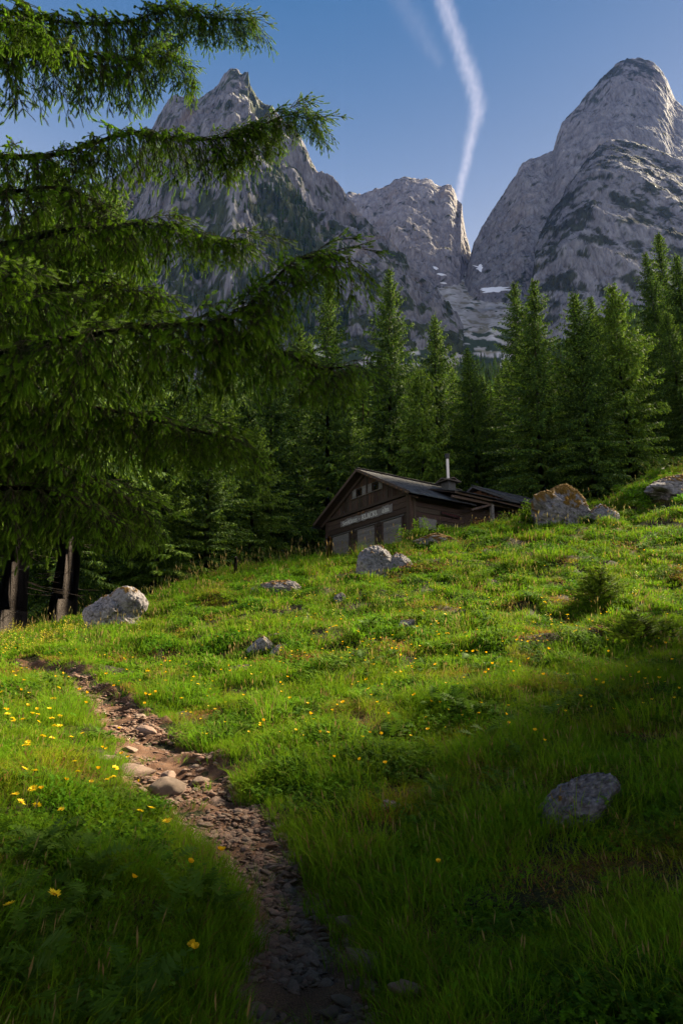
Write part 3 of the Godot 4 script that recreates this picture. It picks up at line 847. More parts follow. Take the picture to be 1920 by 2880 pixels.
func build_mountains() -> void:
	var rock := Color(0.205, 0.202, 0.208)
	var dark := Color(0.043, 0.048, 0.026)
	var left_v := build_mountain(CREST_LEFT, FOOT_LEFT, 240, 420, 21, {
		"rock": rock * 0.96, "stain": Color(0.20, 0.165, 0.14), "green": Color(0.045, 0.056, 0.024), "amp": 1.25, "bulge": 0.02, "label": "jagged grey limestone peak with a square summit block",
		"cover": func(_u: float, v: float, p: Vector3) -> float:
			var c := -0.08 + smoothstep(0.4, 0.8, v) * 0.3
			# the green shoulder below the summit block and the green gully line
			var along := p.x / -p.z
			c += 0.55 * exp(-pow((along + 0.16) / 0.05, 2.0)) * smoothstep(0.03, 0.07, v) * smoothstep(0.22, 0.12, v)
			c += 0.5 * exp(-pow((along + 0.08) / 0.06, 2.0)) * smoothstep(0.3, 0.42, v) * smoothstep(0.75, 0.6, v)
			return c + 0.18 * smoothstep(0.03, 0.2, along) * smoothstep(0.0, 0.04, v) * smoothstep(0.2, 0.05, v)})
	build_mountain(CREST_MIDDLE, FOOT_MIDDLE, 170, 190, 31, {
		"rock": Color(0.24, 0.228, 0.232), "stain": Color(0.225, 0.195, 0.178), "green": dark, "amp": 1.0, "bulge": -0.04, "label": "blunt grey peak rising behind the scree bowl",
		"cover": func(_u: float, v: float, _p: Vector3) -> float: return -0.27 + smoothstep(0.5, 0.95, v) * 0.2})
	build_mountain(CREST_RIGHT, FOOT_RIGHT, 260, 300, 41, {
		"rock": rock, "stain": Color(0.21, 0.195, 0.19), "green": dark, "amp": 0.62, "bulge": 0.0, "label": "tall rounded limestone tower with a smooth face",
		"cover": func(u: float, v: float, _p: Vector3) -> float: return -0.27 + 0.5 * smoothstep(0.2, 0.01, v) * smoothstep(0.38, 0.48, u) * smoothstep(0.78, 0.66, u) + 0.12 * smoothstep(0.4, 0.9, v)})
	build_mountain(CREST_DOME, FOOT_DOME, 230, 280, 51, {
		"rock": rock * 1.03, "stain": Color(0.21, 0.205, 0.205), "green": dark, "amp": 0.55, "bulge": 0.07, "label": "lower rock dome mottled with dark dwarf pine",
		"cover": func(u: float, v: float, _p: Vector3) -> float: return 0.05 + 0.9 * smoothstep(0.085, 0.05, v) + 0.5 * smoothstep(0.36, 0.14, u) * smoothstep(0.30, 0.12, v) - 0.12 * smoothstep(0.5, 0.8, v)})
	build_scree()
	build_hillside(left_v)


func patch(points: PackedVector3Array, rows: int, cols: int, fi: float, fj: float) -> Vector3:
	var i := clampi(int(fi), 0, rows - 2)
	var j := clampi(int(fj), 0, cols - 2)
	var a := points[i * cols + j].lerp(points[i * cols + j + 1], fj - j)
	var b := points[(i + 1) * cols + j].lerp(points[(i + 1) * cols + j + 1], fj - j)
	return a.lerp(b, fi - i)


func build_scree() -> void:
	var pts := points_of(SCREE_POINTS)
	var s := Shape.new(true)
	var rows := 150
	var cols := 200
	for i in rows:
		for j in cols:
			var p := patch(pts, 9, 11, i * 8.0 / (rows - 1), j * 10.0 / (cols - 1))
			var streak := noise_a.get_noise_2d(p.x * 0.5 + p.z * 0.12, p.z * 0.08)
			var n := noise_b.get_noise_2d(p.x * 1.0, p.z * 1.0)
			p.y += streak * 4.0 + n * 1.5
			s.v.append(p)
			var col := mix(Color(0.25, 0.225, 0.20), Color(0.37, 0.345, 0.32), streak * 1.2 + 0.5) * (1.0 + n * 0.4)
			var grass := noise_a.get_noise_2d(p.x * 0.5 + 33.0, p.z * 0.35) + noise_b.get_noise_2d(p.x * 1.7, p.z * 1.3) * 0.5
			col = mix(col, Color(0.12, 0.10, 0.045), smoothstep(0.12, 0.3, grass) * 0.75)
			var pine := noise_b.get_noise_2d(p.x * 0.55 + 99.0, p.z * 0.4) + smoothstep(-800.0, -690.0, p.z) * 0.6 - 0.3
			col = mix(col, Color(0.03, 0.042, 0.016), smoothstep(0.05, 0.18, pine))
			s.c.append(col)
	s.weave(0, rows, cols, Vector3.UP)
	var o := setting("scree_slope", s.mesh(matter(0.95, 0.0, 0.2)))
	o.set_meta("label", "pale scree bowl between the peaks")
	# old snow lies in the gullies
	var snow_mat := matter(0.7)
	for k in SNOW.size() / 6:
		snow(Vector3(SNOW[k * 6], SNOW[k * 6 + 1], SNOW[k * 6 + 2]), SNOW[k * 6 + 3], SNOW[k * 6 + 4], SNOW[k * 6 + 5], snow_mat)


func snow(centre: Vector3, rx: float, ry: float, tilt: float, m: Material) -> void:
	## a thin lens of old snow lying on the slope
	var s := Shape.new(true)
	var f := FastNoiseLite.new()
	f.seed = int(centre.x)
	f.frequency = 1.0
	var rows := 12
	var cols := 33
	for i in rows:
		var r := float(i) / (rows - 1)
		for j in cols:
			var a := TAU * j / (cols - 1)
			var wob := 1.0 + f.get_noise_2d(cos(a) * 1.6, sin(a) * 1.6) * 0.75
			var x := cos(a) * rx * r * wob
			var y := sin(a) * ry * r * wob
			var xx := x
			var yy := y - x * tilt
			s.v.append(centre + Vector3(xx, yy, -yy * 0.75 + 40.0 + 3.0 * (1.0 - r * r)))
			s.c.append(Color(0.66, 0.67, 0.70))
	s.weave(0, rows, cols, Vector3(0, 0.6, 1))
	for q in s.n.size():
		s.n[q] = Vector3(0, 0.6, 0.8)
	var o := setting("snow_patch", s.mesh(m))
	o.set_meta("label", "patch of old snow in the scree bowl")


func hill_point(fi: float, fj: float) -> Vector3:
	return patch(hill_pts, 9, 15, fi, fj)

var hill_pts: PackedVector3Array


func build_hillside(left_v: PackedVector3Array) -> void:
	hill_pts = points_of(HILL_POINTS)
	var s := Shape.new(true)
	var rows := 70
	var cols := 110
	for i in rows:
		for j in cols:
			var p := hill_point(i * 8.0 / (rows - 1), j * 14.0 / (cols - 1))
			p.y += noise_a.get_noise_2d(p.x * 1.5, p.z * 1.5) * 4.0
			if i < 4:
				p.y -= (4.0 - i) * 9.0
				p.z += (4.0 - i) * 8.0
			s.v.append(p)
			s.c.append(mix(Color(0.022, 0.03, 0.010), Color(0.04, 0.05, 0.014), noise_b.get_noise_2d(p.x, p.z) + 0.5))
	s.weave(0, rows, cols, Vector3.UP)
	var o := setting("hillside", s.mesh(matter(0.95)))
	o.set_meta("label", "wooded hillside below the scree")
	# the far wood: too many to tell apart
	rng.seed = 5
	var kinds: Array[ArrayMesh] = [far_tree(1), far_tree(2), far_tree(3)]
	var places: Array = [[], [], []]
	var tints: Array = [PackedColorArray(), PackedColorArray(), PackedColorArray()]
	for k in 5200:
		var fi := sqrt(rnd(0.002, 0.93)) * 8.0
		var fj := rnd(2.0, 12.6)
		var p := hill_point(fi, fj)
		if fi < 1.2 and rng.randf() < 0.8:
			continue
		var open := noise_a.get_noise_2d(p.x * 0.55, p.z * 0.55)
		if fi > 6.2 and open > -0.05:
			continue
		var tall := rnd(13.0, 25.0) * (0.75 if fi > 6.0 else 1.0)
		var which := rng.randi() % 3
		places[which].append(Transform3D(Basis(Vector3.UP, rnd(0, TAU)).scaled_local(Vector3(tall * rnd(0.85, 1.2), tall, tall)), p + Vector3.DOWN * 1.5))
		tints[which].append(jitter(mix(Color(1.0, 1.0, 1.0), Color(1.9, 2.0, 1.2), smoothstep(0.62, 0.95, rng.randf())), 0.28))
	# woods that climb the left peak's shoulder
	var cols_l := 420
	for k in 3600:
		var i := rng.randi_range(105, 235)
		var j := rng.randi_range(70, 330)
		var p := left_v[i * cols_l + j]
		var slant := p.x / -p.z
		var dens := noise_a.get_noise_2d(p.x * 0.9, p.y * 0.5) + exp(-pow((slant + 0.09) / 0.06, 2.0)) * smoothstep(800.0, 640.0, p.y) * 0.9 + smoothstep(560.0, 330.0, p.y) * 0.5 - 0.22
		if dens < rng.randf() * 0.5:
			continue
		var tall := rnd(9.0, 19.0)
		var which := rng.randi() % 3
		places[which].append(Transform3D(Basis(Vector3.UP, rnd(0, TAU)).scaled_local(Vector3(tall, tall, tall)), p + Vector3.DOWN * 1.0))
		tints[which].append(jitter(Color(1.3, 1.35, 1.1), 0.3))
	for k in 3:
		copies("far_wood", kinds[k], places[k], tints[k], self, ["dark spruce wood covering the far hillside", "pointed spruces massed below the scree bowl", "conifer wood climbing the peak's shoulder"][k], "wood")


func far_tree(sd: int) -> ArrayMesh:
	## a unit-high conifer for the far wood
	var keep := rng.state
	rng.seed = 900 + sd
	var s := Shape.new()
	s.tube([Vector3.ZERO, Vector3(0, 0.95, 0)], [0.012, 0.003], 4, Color(0.04, 0.03, 0.022))
	var whorls := 26
	for i in whorls:
		var y := lerpf(0.10, 0.99, pow(float(i) / whorls, 0.9))
		var reach := 0.165 * pow(1.0 - y, 0.75) + 0.006
		for b in 9:
			var a := rnd(0, TAU)
			var d := Vector3(cos(a), 0, sin(a))
			var l := reach * rnd(0.55, 1.15)
			var side := d.cross(Vector3.UP) * rnd(0.010, 0.024)
			var col := jitter(Color(0.045, 0.078, 0.013), 0.3)
			s.kite(Vector3(0, y, 0), d * l + Vector3.DOWN * l * rnd(0.25, 0.6), side + Vector3.UP * rnd(-0.01, 0.01), col, jitter(Color(0.085, 0.14, 0.018), 0.2), 0.62)
	rng.state = keep
	return s.mesh(matter(0.9, 0.2, 0.2))


# ---------------------------------------------------------------- trees

var bark_mat: StandardMaterial3D
var needle_mat: StandardMaterial3D
const OLD_NEEDLES := Color(0.040, 0.076, 0.013)
const NEW_NEEDLES := Color(0.120, 0.195, 0.017)


func spruce_crown(sd: int, tall: float, clear: float, reach: float, fresh: float, young := 0.0) -> ArrayMesh:
	## boughs in whorls, each hung with drooping sprays
	rng.seed = sd
	var s := Shape.new()
	var uneven := FastNoiseLite.new()
	uneven.seed = sd
	uneven.frequency = 0.35
	var y := clear
	while y < tall - 0.25:
		var up := (y - clear) / (tall - clear)
		var full := reach * pow(1.0 - up, 0.72) * (0.55 + 0.45 * smoothstep(0.0, 0.22, up)) + 0.12
		var arms := 6 + rng.randi() % 3
		var turn := rnd(0, TAU)
		for b in arms:
			var a := turn + TAU * b / arms + rnd(-0.35, 0.35)
			var d := Vector3(cos(a), 0, sin(a))
			var l := full * rnd(0.5, 1.2) * (1.0 + 0.6 * uneven.get_noise_2d(y * 1.3, a * 1.1))
			var lift := lerpf(-0.42, 0.55, up) + rnd(-0.14, 0.14)
			var side := d.cross(Vector3.UP)
			var base := Vector3(0, y + rnd(-0.15, 0.15), 0)
			var steps := int(l / 0.17) + 2
			# the bough itself
			var mid := base + d * l * 0.5 + Vector3.UP * (lift * l * 0.5 - 0.03 * l)
			var tip := base + d * l + Vector3.UP * (lift * l - 0.16 * l * (1.0 - up) + 0.05 * l)
			s.kite(base, mid - base, side * 0.03, Color(0.035, 0.028, 0.018), Color(0.035, 0.028, 0.018), 0.1)
			s.kite(mid, tip - mid, side * 0.022, Color(0.035, 0.028, 0.018), Color(0.03, 0.035, 0.014), 0.1)
			for k in steps:
				var t := (k + rng.randf()) / steps
				if t < 0.12 and up < 0.85:
					continue
				var p := base.lerp(mid, t * 2.0) if t < 0.5 else mid.lerp(tip, t * 2.0 - 1.0)
				var wide := (0.26 + 0.50 * (1.0 - t)) * clampf(l * 0.42, 0.28, 1.0)
				for q in 5:
					var sgn := 1.0 if q & 1 else -1.0
					var dir := (side * sgn * rnd(0.3, 1.0) + d * rnd(0.2, 0.75) + Vector3.DOWN * rnd(0.15, 1.25)).normalized()
					var len_ := wide * rnd(0.55, 1.15)
					var roll := Vector3(rnd(-1, 1), rnd(-1, 1), rnd(-1, 1)).cross(dir).normalized() * rnd(0.035, 0.075)
					var col := jitter(mix(OLD_NEEDLES, NEW_NEEDLES, young), 0.35)
					s.kite(p, dir * len_, roll, col, col, 0.5)
					if rng.randf() < fresh:
						var e := p + dir * len_ * rnd(0.7, 1.0)
						var dir2 := (dir + Vector3.DOWN * 0.3 + Vector3(rnd(-0.4, 0.4), rnd(-0.3, 0.3), rnd(-0.4, 0.4))).normalized()
						var tone := jitter(NEW_NEEDLES, 0.25)
						s.kite(e, dir2 * rnd(0.09, 0.18), roll.normalized() * rnd(0.024, 0.042), tone, tone, 0.55)
		y += lerpf(0.56, 0.25, up) * rnd(0.7, 1.3)
	# the leader
	for k in 10:
		var a := rnd(0, TAU)
		s.kite(Vector3(0, tall - rnd(0.0, 0.7), 0), Vector3(cos(a) * 0.16, rnd(0.1, 0.35), sin(a) * 0.16), Vector3(0.02, 0, 0.02), OLD_NEEDLES, NEW_NEEDLES)
	return s.mesh(needle_mat)


func spruce_trunk(sd: int, tall: float, clear: float, girth: float, dead: int) -> ArrayMesh:
	rng.seed = sd + 500
	var s := Shape.new(true)
	var pts := []
	var radii := []
	for k in 13:
		var t := k / 12.0
		pts.append(Vector3(rnd(-0.04, 0.04), t * tall - 0.6 * (1.0 - t), rnd(-0.04, 0.04)))
		radii.append(girth * (1.0 - t * 0.93) * (1.0 + 0.5 * pow(1.0 - t, 14.0)))
	s.tube(pts, radii, 12, Color(0.25, 0.225, 0.215))
	for k in dead:
		var y := rnd(1.0, clear + 3.0)
		var a := rnd(0, TAU)
		var l := rnd(0.9, 3.0)
		var d := Vector3(cos(a), rnd(-0.35, 0.1), sin(a))
		s.tube([Vector3(0, y, 0), Vector3(0, y, 0) + d * l * 0.5 + Vector3.DOWN * 0.1 * l, Vector3(0, y, 0) + d * l + Vector3.DOWN * 0.12 * l + Vector3(rnd(-0.3, 0.3), 0, rnd(-0.3, 0.3))], [0.022, 0.014, 0.005], 5, Color(0.13, 0.115, 0.10))
	return s.mesh(bark_mat)


func build_forest() -> void:
	bark_mat = matter(0.95)
	dress(bark_mat, 15, 0.03, Color(0.55, 0.52, 0.5), Color(1, 1, 1), Vector3(1.6, 0.7, 1.6), 2.0, false)
	needle_mat = matter(0.85, 0.5, 0.25)
	# kinds: seed, height, clear stem, reach, fresh shoots, girth, dead twigs
	var plan := [[1, 24.0, 1.0, 4.4, 0.40, 0.26, 6], [2, 21.0, 0.8, 4.2, 0.50, 0.22, 4], [3, 26.0, 3.5, 4.2, 0.32, 0.28, 14], [4, 16.0, 0.3, 4.2, 0.9, 0.18, 0], [5, 22.0, 6.5, 4.4, 0.45, 0.5, 46], [6, 23.0, 0.6, 3.8, 0.55, 0.22, 0]]
	var crowns: Array[ArrayMesh] = []
	var trunks: Array[ArrayMesh] = []
	for q in plan:
		crowns.append(spruce_crown(int(q[0]) * 11, q[1], q[2], q[3], q[4], 0.35 if q[0] == 4 else 0.0))
		trunks.append(spruce_trunk(int(q[0]), q[1], q[2], q[5], q[6]))
	# x, z, kind, height of the top, label
	var spots := [
		[-1.2, -53.0, 5, 36.6, "tall dark spruce behind the left slope of the hut roof", ""],
		[4.2, -56.0, 0, 39.4, "tall slender spruce standing right behind the hut's gable peak", ""],
		[9.0, -60.0, 1, 37.6, "pointed spruce behind the hut chimney, lower than its neighbours", ""],
		[18.2, -60.0, 2, 41.0, "tallest dark spruce with a bare stem behind the hut annex", ""],
		[14.2, -45.5, 0, 31.5, "broad spruce close behind the annex roof, its boughs almost touching the shingles", ""],
		[17.8, -44.5, 1, 30.5, "full dark spruce between the annex and the bright young spruce", ""],
		[15.0, -63.0, 0, 32.0, "", "spruces of the wood behind the hut"],
		[21.6, -58.0, 1, 31.0, "", "spruces of the wood behind the hut"],
		[12.4, -68.0, 5, 35.0, "", "spruces of the wood behind the hut"],
		[28.2, -66.0, 0, 40.5, "", "spruces of the wood behind the hut"],
		[21.6, -47.0, 3, 32.0, "bright yellow-green young spruce with boughs to the ground behind the mossy boulder", ""],
		[33.0, -58.0, 1, 43.0, "", "spruces at the upper edge of the meadow"],
		[36.5, -68.0, 2, 50.5, "", "spruces at the upper edge of the meadow"],
		[40.0, -74.0, 5, 57.0, "", "spruces at the upper edge of the meadow"],
		[30.5, -72.0, 5, 47.5, "", "spruces at the upper edge of the meadow"],
		[29.0, -52.0, 1, 33.0, "", "spruces at the upper edge of the meadow"],
		[34.0, -50.0, 0, 39.0, "", "spruces at the upper edge of the meadow"],
		[-5.5, -50.0, 1, 31.0, "", "spruces of the dark wood left of the hut"],
		[-8.5, -55.0, 0, 34.0, "", "spruces of the dark wood left of the hut"],
		[-4.0, -60.0, 2, 36.0, "", "spruces of the dark wood left of the hut"],
		[-9.0, -43.0, 5, 27.0, "", "spruces of the dark wood left of the hut"],
		[-12.5, -46.0, 1, 28.0, "", "spruces of the dark wood left of the hut"],
		[-16.0, -52.0, 0, 30.0, "", "spruces of the dark wood left of the hut"],
		[-10.5, -36.5, 3, 16.5, "", "spruces of the dark wood left of the hut"],
		[-14.0, -39.0, 5, 24.0, "", "spruces of the dark wood left of the hut"],
		[-18.0, -44.0, 2, 27.0, "", "spruces of the dark wood left of the hut"],
		[-21.5, -48.0, 1, 27.0, "", "spruces of the dark wood left of the hut"],
		[-25.0, -52.0, 0, 29.0, "", "spruces of the dark wood left of the hut"],
		[-14.5, -33.5, 1, 20.0, "", "spruces of the dark wood left of the hut"],
		[-19.5, -37.0, 5, 22.0, "", "spruces of the dark wood left of the hut"],
		[-10.95, -26.0, 4, 24.0, "grey-stemmed spruce with dry lower twigs beside the long boulder", ""],
		[-11.95, -24.0, 4, 23.0, "thick grey-stemmed spruce with dry lower twigs at the wood's edge", ""],
		[-17.5, -30.0, 4, 25.0, "", "spruces of the dark wood left of the hut"],
		[-22.5, -33.0, 0, 26.0, "", "spruces of the dark wood left of the hut"],
		[-3.0, -67.0, 0, 39.0, "", "spruces of the dark wood left of the hut"],
		[-12.0, -62.0, 2, 36.0, "", "spruces of the dark wood left of the hut"],
		[-19.0, -60.0, 5, 33.0, "", "spruces of the dark wood left of the hut"],
		[-27.0, -62.0, 2, 34.0, "", "spruces of the dark wood left of the hut"],
		[-31.0, -56.0, 1, 30.0, "", "spruces of the dark wood left of the hut"],
		[-26.5, -41.0, 5, 25.0, "", "spruces of the dark wood left of the hut"],
		[-8.0, -38.5, 1, 19.0, "", "spruces of the dark wood left of the hut"],
		[-6.5, -45.5, 3, 19.5, "", "spruces of the dark wood left of the hut"],
		[6.6, -50.5, 3, 27.0, "", "spruces of the wood behind the hut"],
		[12.0, -55.0, 1, 31.0, "", "spruces of the wood behind the hut"],
		[16.5, -53.0, 3, 30.0, "", "spruces of the wood behind the hut"],
		[20.0, -66.0, 5, 33.5, "", "spruces of the wood behind the hut"],
		[24.5, -62.0, 1, 33.0, "", "spruces of the wood behind the hut"],
		[26.0, -55.0, 0, 31.0, "", "spruces at the upper edge of the meadow"],
		[38.0, -62.0, 1, 47.0, "", "spruces at the upper edge of the meadow"],
		# outside the picture: they shade the near meadow and the path
		[12.0, -12.6, 5, 18.0, "", "spruces that shade the foot of the meadow"],
		[13.6, -15.5, 1, 20.0, "", "spruces that shade the foot of the meadow"],
		[15.2, -18.3, 0, 22.0, "", "spruces that shade the foot of the meadow"],
		[16.7, -17.8, 5, 23.0, "", "spruces that shade the foot of the meadow"],
		[11.5, -10.4, 1, 17.0, "", "spruces that shade the foot of the meadow"],
		[10.6, -8.0, 5, 16.0, "", "spruces that shade the foot of the meadow"],
		[9.6, -4.6, 1, 18.0, "", "spruces that shade the foot of the meadow"],
		[-3.4, 2.2, 4, 24.0, "", "spruces that shade the foot of the meadow"],
		[0.4, 4.8, 4, 22.0, "", "spruces that shade the foot of the meadow"],
		[3.0, 6.5, 5, 22.0, "", "spruces that shade the foot of the meadow"],
		[-2.5, 6.0, 0, 23.0, "", "spruces that shade the foot of the meadow"],
		[-7.5, 2.5, 2, 24.0, "", "spruces that shade the foot of the meadow"],
	]
	# the stand behind closes the gaps between the front trees
	var fill := RandomNumberGenerator.new()
	fill.seed = 17
	for k in 48:
		var x := fill.randf_range(-34.0, 46.0)
		var z := fill.randf_range(-66.0, -96.0)
		var top := height(x, z) + fill.randf_range(13.0, 20.0)
		spots.append([x, z, [0, 1, 2, 5, 1, 3][fill.randi() % 6], top, "", "spruces deep in the wood behind the hut"])
	var common := {"spruces deep in the wood behind the hut": "half-hidden spruce deep in the wood behind the front trees", "spruces of the wood behind the hut": "dark green spruce in the wood behind the hut annex", "spruces at the upper edge of the meadow": "dark spruce on the rise above the mossy boulder",
		"spruces of the dark wood left of the hut": "dark spruce in the shaded wood below the fence posts", "spruces that shade the foot of the meadow": "tall spruce standing round the foot of the path"}
	for k in spots.size():
		var q: Array = spots[k]
		var kind: int = q[2]
		var foot := on_ground(q[0], q[1], -0.15)
		var t := thing("spruce_tree", foot, q[4] if q[4] else common[q[5]], "spruce", q[5], k * 1.7)
		var grow: float = (float(q[3]) - foot.y) / float(plan[kind][1])
		t.scale = Vector3(lerpf(grow, 1.0, 0.45), grow, lerpf(grow, 1.0, 0.45))
		t.rotation.x = sin(k * 12.9) * 0.025
		t.rotation.z = sin(k * 7.3) * 0.03
		part("trunk", trunks[kind], t)
		part("crown", crowns[kind], t)


# ---- the great spruce whose boughs hang into the picture

func bottlebrush(sd: int, long_: float, thick: float, needles: int, col: Color, tip: Color) -> ArrayMesh:
	rng.seed = sd
	var s := Shape.new()
	s.tube([Vector3.ZERO, Vector3(0, long_ * 0.5, 0), Vector3(0, long_, 0)], [0.004, 0.003, 0.001], 3, Color(0.09, 0.06, 0.03))
	for k in needles:
		var t := (k + 0.5) / needles
		var a := k * 2.399
		var d := Vector3(cos(a), 0, sin(a))
		var r := thick * (0.75 + 0.35 * sin(PI * minf(1.0, t * 0.9 + 0.1)))
		var dir := (d * 0.85 + Vector3.UP * lerpf(0.45, 1.5, t * t)).normalized() * r * rnd(0.85, 1.1)
		var side := dir.cross(Vector3.UP).normalized() * thick * 0.16
		var c := jitter(mix(col, tip, t), 0.2)
		s.tri(Vector3(0, t * long_, 0) - side, Vector3(0, t * long_, 0) + dir, Vector3(0, t * long_, 0) + side, c)
	return s.mesh(shoot_mat)

var shoot_mat: StandardMaterial3D


func build_great_spruce() -> void:
	shoot_mat = matter(0.7, 0.45, 0.3)
	rng.seed = 4242
	var foot := on_ground(-5.6, -4.3)
	var tree := thing("spruce_tree", foot, "great spruce whose hanging boughs reach over the path from beside it", "spruce")
	part("trunk", spruce_trunk(60, 24.0, 2.0, 0.42, 30), tree)
	# twig prefabs: ten hanging sprays, from dark to fresh-tipped
	var sprays: Array[ArrayMesh] = []
	for k in 10:
		sprays.append(hanging_spray(300 + k, [0.25, 0.5, 0.75, 0.95, 1.0][k / 2]))
	rng.seed = 4243
	# bough line, length of the hanging twigs, how close, share of fresh shoots, lift
	var boughs := [[BOUGH_A, 0.68, 0.037, 0.45, 0.16], [BOUGH_A2, 0.68, 0.041, 0.4, 0.16], [BOUGH_B, 0.51, 0.031, 0.5, 0.2], [BOUGH_B2, 0.77, 0.055, 0.5, 0.0], [BOUGH_C, 0.51, 0.043, 0.7, 0.1],
		[BOUGH_D, 0.58, 0.041, 0.85, 0.12], [BOUGH_D2, 0.38, 0.041, 0.9, 0.1], [BOUGH_E, 0.53, 0.035, 0.8, 0.05], [BOUGH_F, 0.64, 0.037, 0.9, 0.0], [BOUGH_J, 0.53, 0.041, 0.9, 0.0], [BOUGH_G, 0.32, 0.037, 1.0, 0.0], [BOUGH_H, 0.36, 0.032, 1.0, 0.0], [BOUGH_I, 0.64, 0.043, 0.6, 0.05]]
	for q in boughs:
		var line := points_of(q[0])
		var root := foot + Vector3(0, line[0].y - foot.y + 0.2, 0)
		var pts: Array = [root - foot]
		if q[0] == BOUGH_D2:
			pts = []
		for p in line:
			pts.append(p - foot)
		var fine_: Array = []
		for k in pts.size() - 1:
			for h in 4:
				fine_.append((pts[k] as Vector3).cubic_interpolate(pts[k + 1], pts[maxi(k - 1, 0)], pts[mini(k + 2, pts.size() - 1)], h / 4.0))
		fine_.append(pts[-1])
		var radii := []
		var total := 0.0
		var sums := [0.0]
		for k in fine_.size():
			radii.append(lerpf(0.035, 0.004, pow(float(k) / (fine_.size() - 1), 0.7)))
			if k > 0:
				total += (fine_[k] as Vector3).distance_to(fine_[k - 1])
				sums.append(total)
		var wood := Shape.new(true)
		wood.tube(fine_, radii, 7, Color(0.075, 0.055, 0.04))
		var places: Array = []
		for k in 10:
			places.append([])
		var walk := 1.4 if pts.size() > line.size() else 0.0
		var seg := 0
		while walk < total + 0.02:
			while seg < sums.size() - 2 and sums[seg + 1] < walk:
				seg += 1
			var p: Vector3 = (fine_[seg] as Vector3).lerp(fine_[seg + 1], clampf((walk - sums[seg]) / maxf(sums[seg + 1] - sums[seg], 0.001), 0.0, 1.0))
			var d: Vector3 = ((fine_[seg + 1] as Vector3) - fine_[seg]).normalized()
			var out := walk / total
			var across := d.cross(Vector3.UP).normalized()
			for sgn in [-1.0, 1.0]:
				var l: float = float(q[1]) * rnd(0.55, 1.05) * (1.0 - 0.5 * smoothstep(0.75, 1.0, out))
				var level: Vector3 = across * sgn * rnd(0.25, 1.0) + d * rnd(0.25, 0.8)
				var share := clampf(float(q[3]) * rnd(0.5, 1.25) + 0.35 * smoothstep(0.75, 1.0, out), 0.0, 0.99)
				var which := clampi(int(share * 5.0), 0, 4) * 2 + rng.randi() % 2
				var x := Vector3(level.x, rnd(-0.2, float(q[4]) + 0.1), level.z).normalized()
				var z := x.cross(Vector3.UP).normalized()
				var y := z.cross(x)
				places[which].append(Transform3D(Basis(x * l * rnd(0.7, 1.0), y * l, z * l), p))
			# short upturned sprays along the top of the bough
			if rng.randf() < 0.2 + 0.6 * smoothstep(0.7, 0.98, out):
				var x := (d * rnd(0.4, 1.0) + across * rnd(-0.8, 0.8) + Vector3.UP * rnd(0.3, 0.9)).normalized()
				var z := x.cross(Vector3.UP).normalized()
				var l := rnd(0.18, 0.42)
				places[6 + rng.randi() % 4].append(Transform3D(Basis(x * l, z.cross(x) * l, z * l), p))
			walk += float(q[2]) * rnd(0.7, 1.3) * (1.0 - 0.35 * smoothstep(0.7, 1.0, out))
		var b := part("bough", wood.mesh(bark_mat), tree)
		for k in 10:
			if places[k].size():
				copies("hanging_twigs", sprays[k], places[k], tint_list(places[k].size(), 0.25), b)
	# the crown above and around the stem, out of the picture
	var crown := spruce_crown(777, 24.0, 9.0, 3.4, 0.4)
	part("crown", crown, tree)


func tint_list(count: int, amount: float) -> PackedColorArray:
	var out := PackedColorArray()
	for k in count:
		out.append(jitter(Color(1, 1, 1), amount))
	return out


func hanging_spray(sd: int, fresh: float) -> ArrayMesh:
	## a twig about one unit long that sets off along x and droops, with needled side twigs and fresh tips
	rng.seed = sd
	var s := Shape.new()
	spray_twig(s, Vector3.ZERO, Vector3(1, 0.25, 0).normalized(), 1.0, fresh, 0)
	return s.mesh(shoot_mat)


func needles(s: Shape, p: Vector3, dir: Vector3, l: float, thick: float, count: int, col: Color, tip: Color, fat := 0.085) -> void:
	var x := dir.cross(Vector3(0.3, 0.1, 1)).normalized()
	var y := dir.cross(x)
	for k in count:
		var t := (k + rng.randf()) / count
		var a := k * 2.399
		var d := x * cos(a) + y * sin(a)
		var e := (d * 0.85 + dir * lerpf(0.5, 1.4, t * t)).normalized() * thick * rnd(0.85, 1.15) * (0.75 + 0.35 * sin(PI * minf(1.0, t * 0.9 + 0.1)))
		var side := e.cross(dir).normalized() * thick * fat
		var b := p + dir * l * t
		s.tri(b - side, b + e, b + side, jitter(mix(col, tip, t), 0.2))


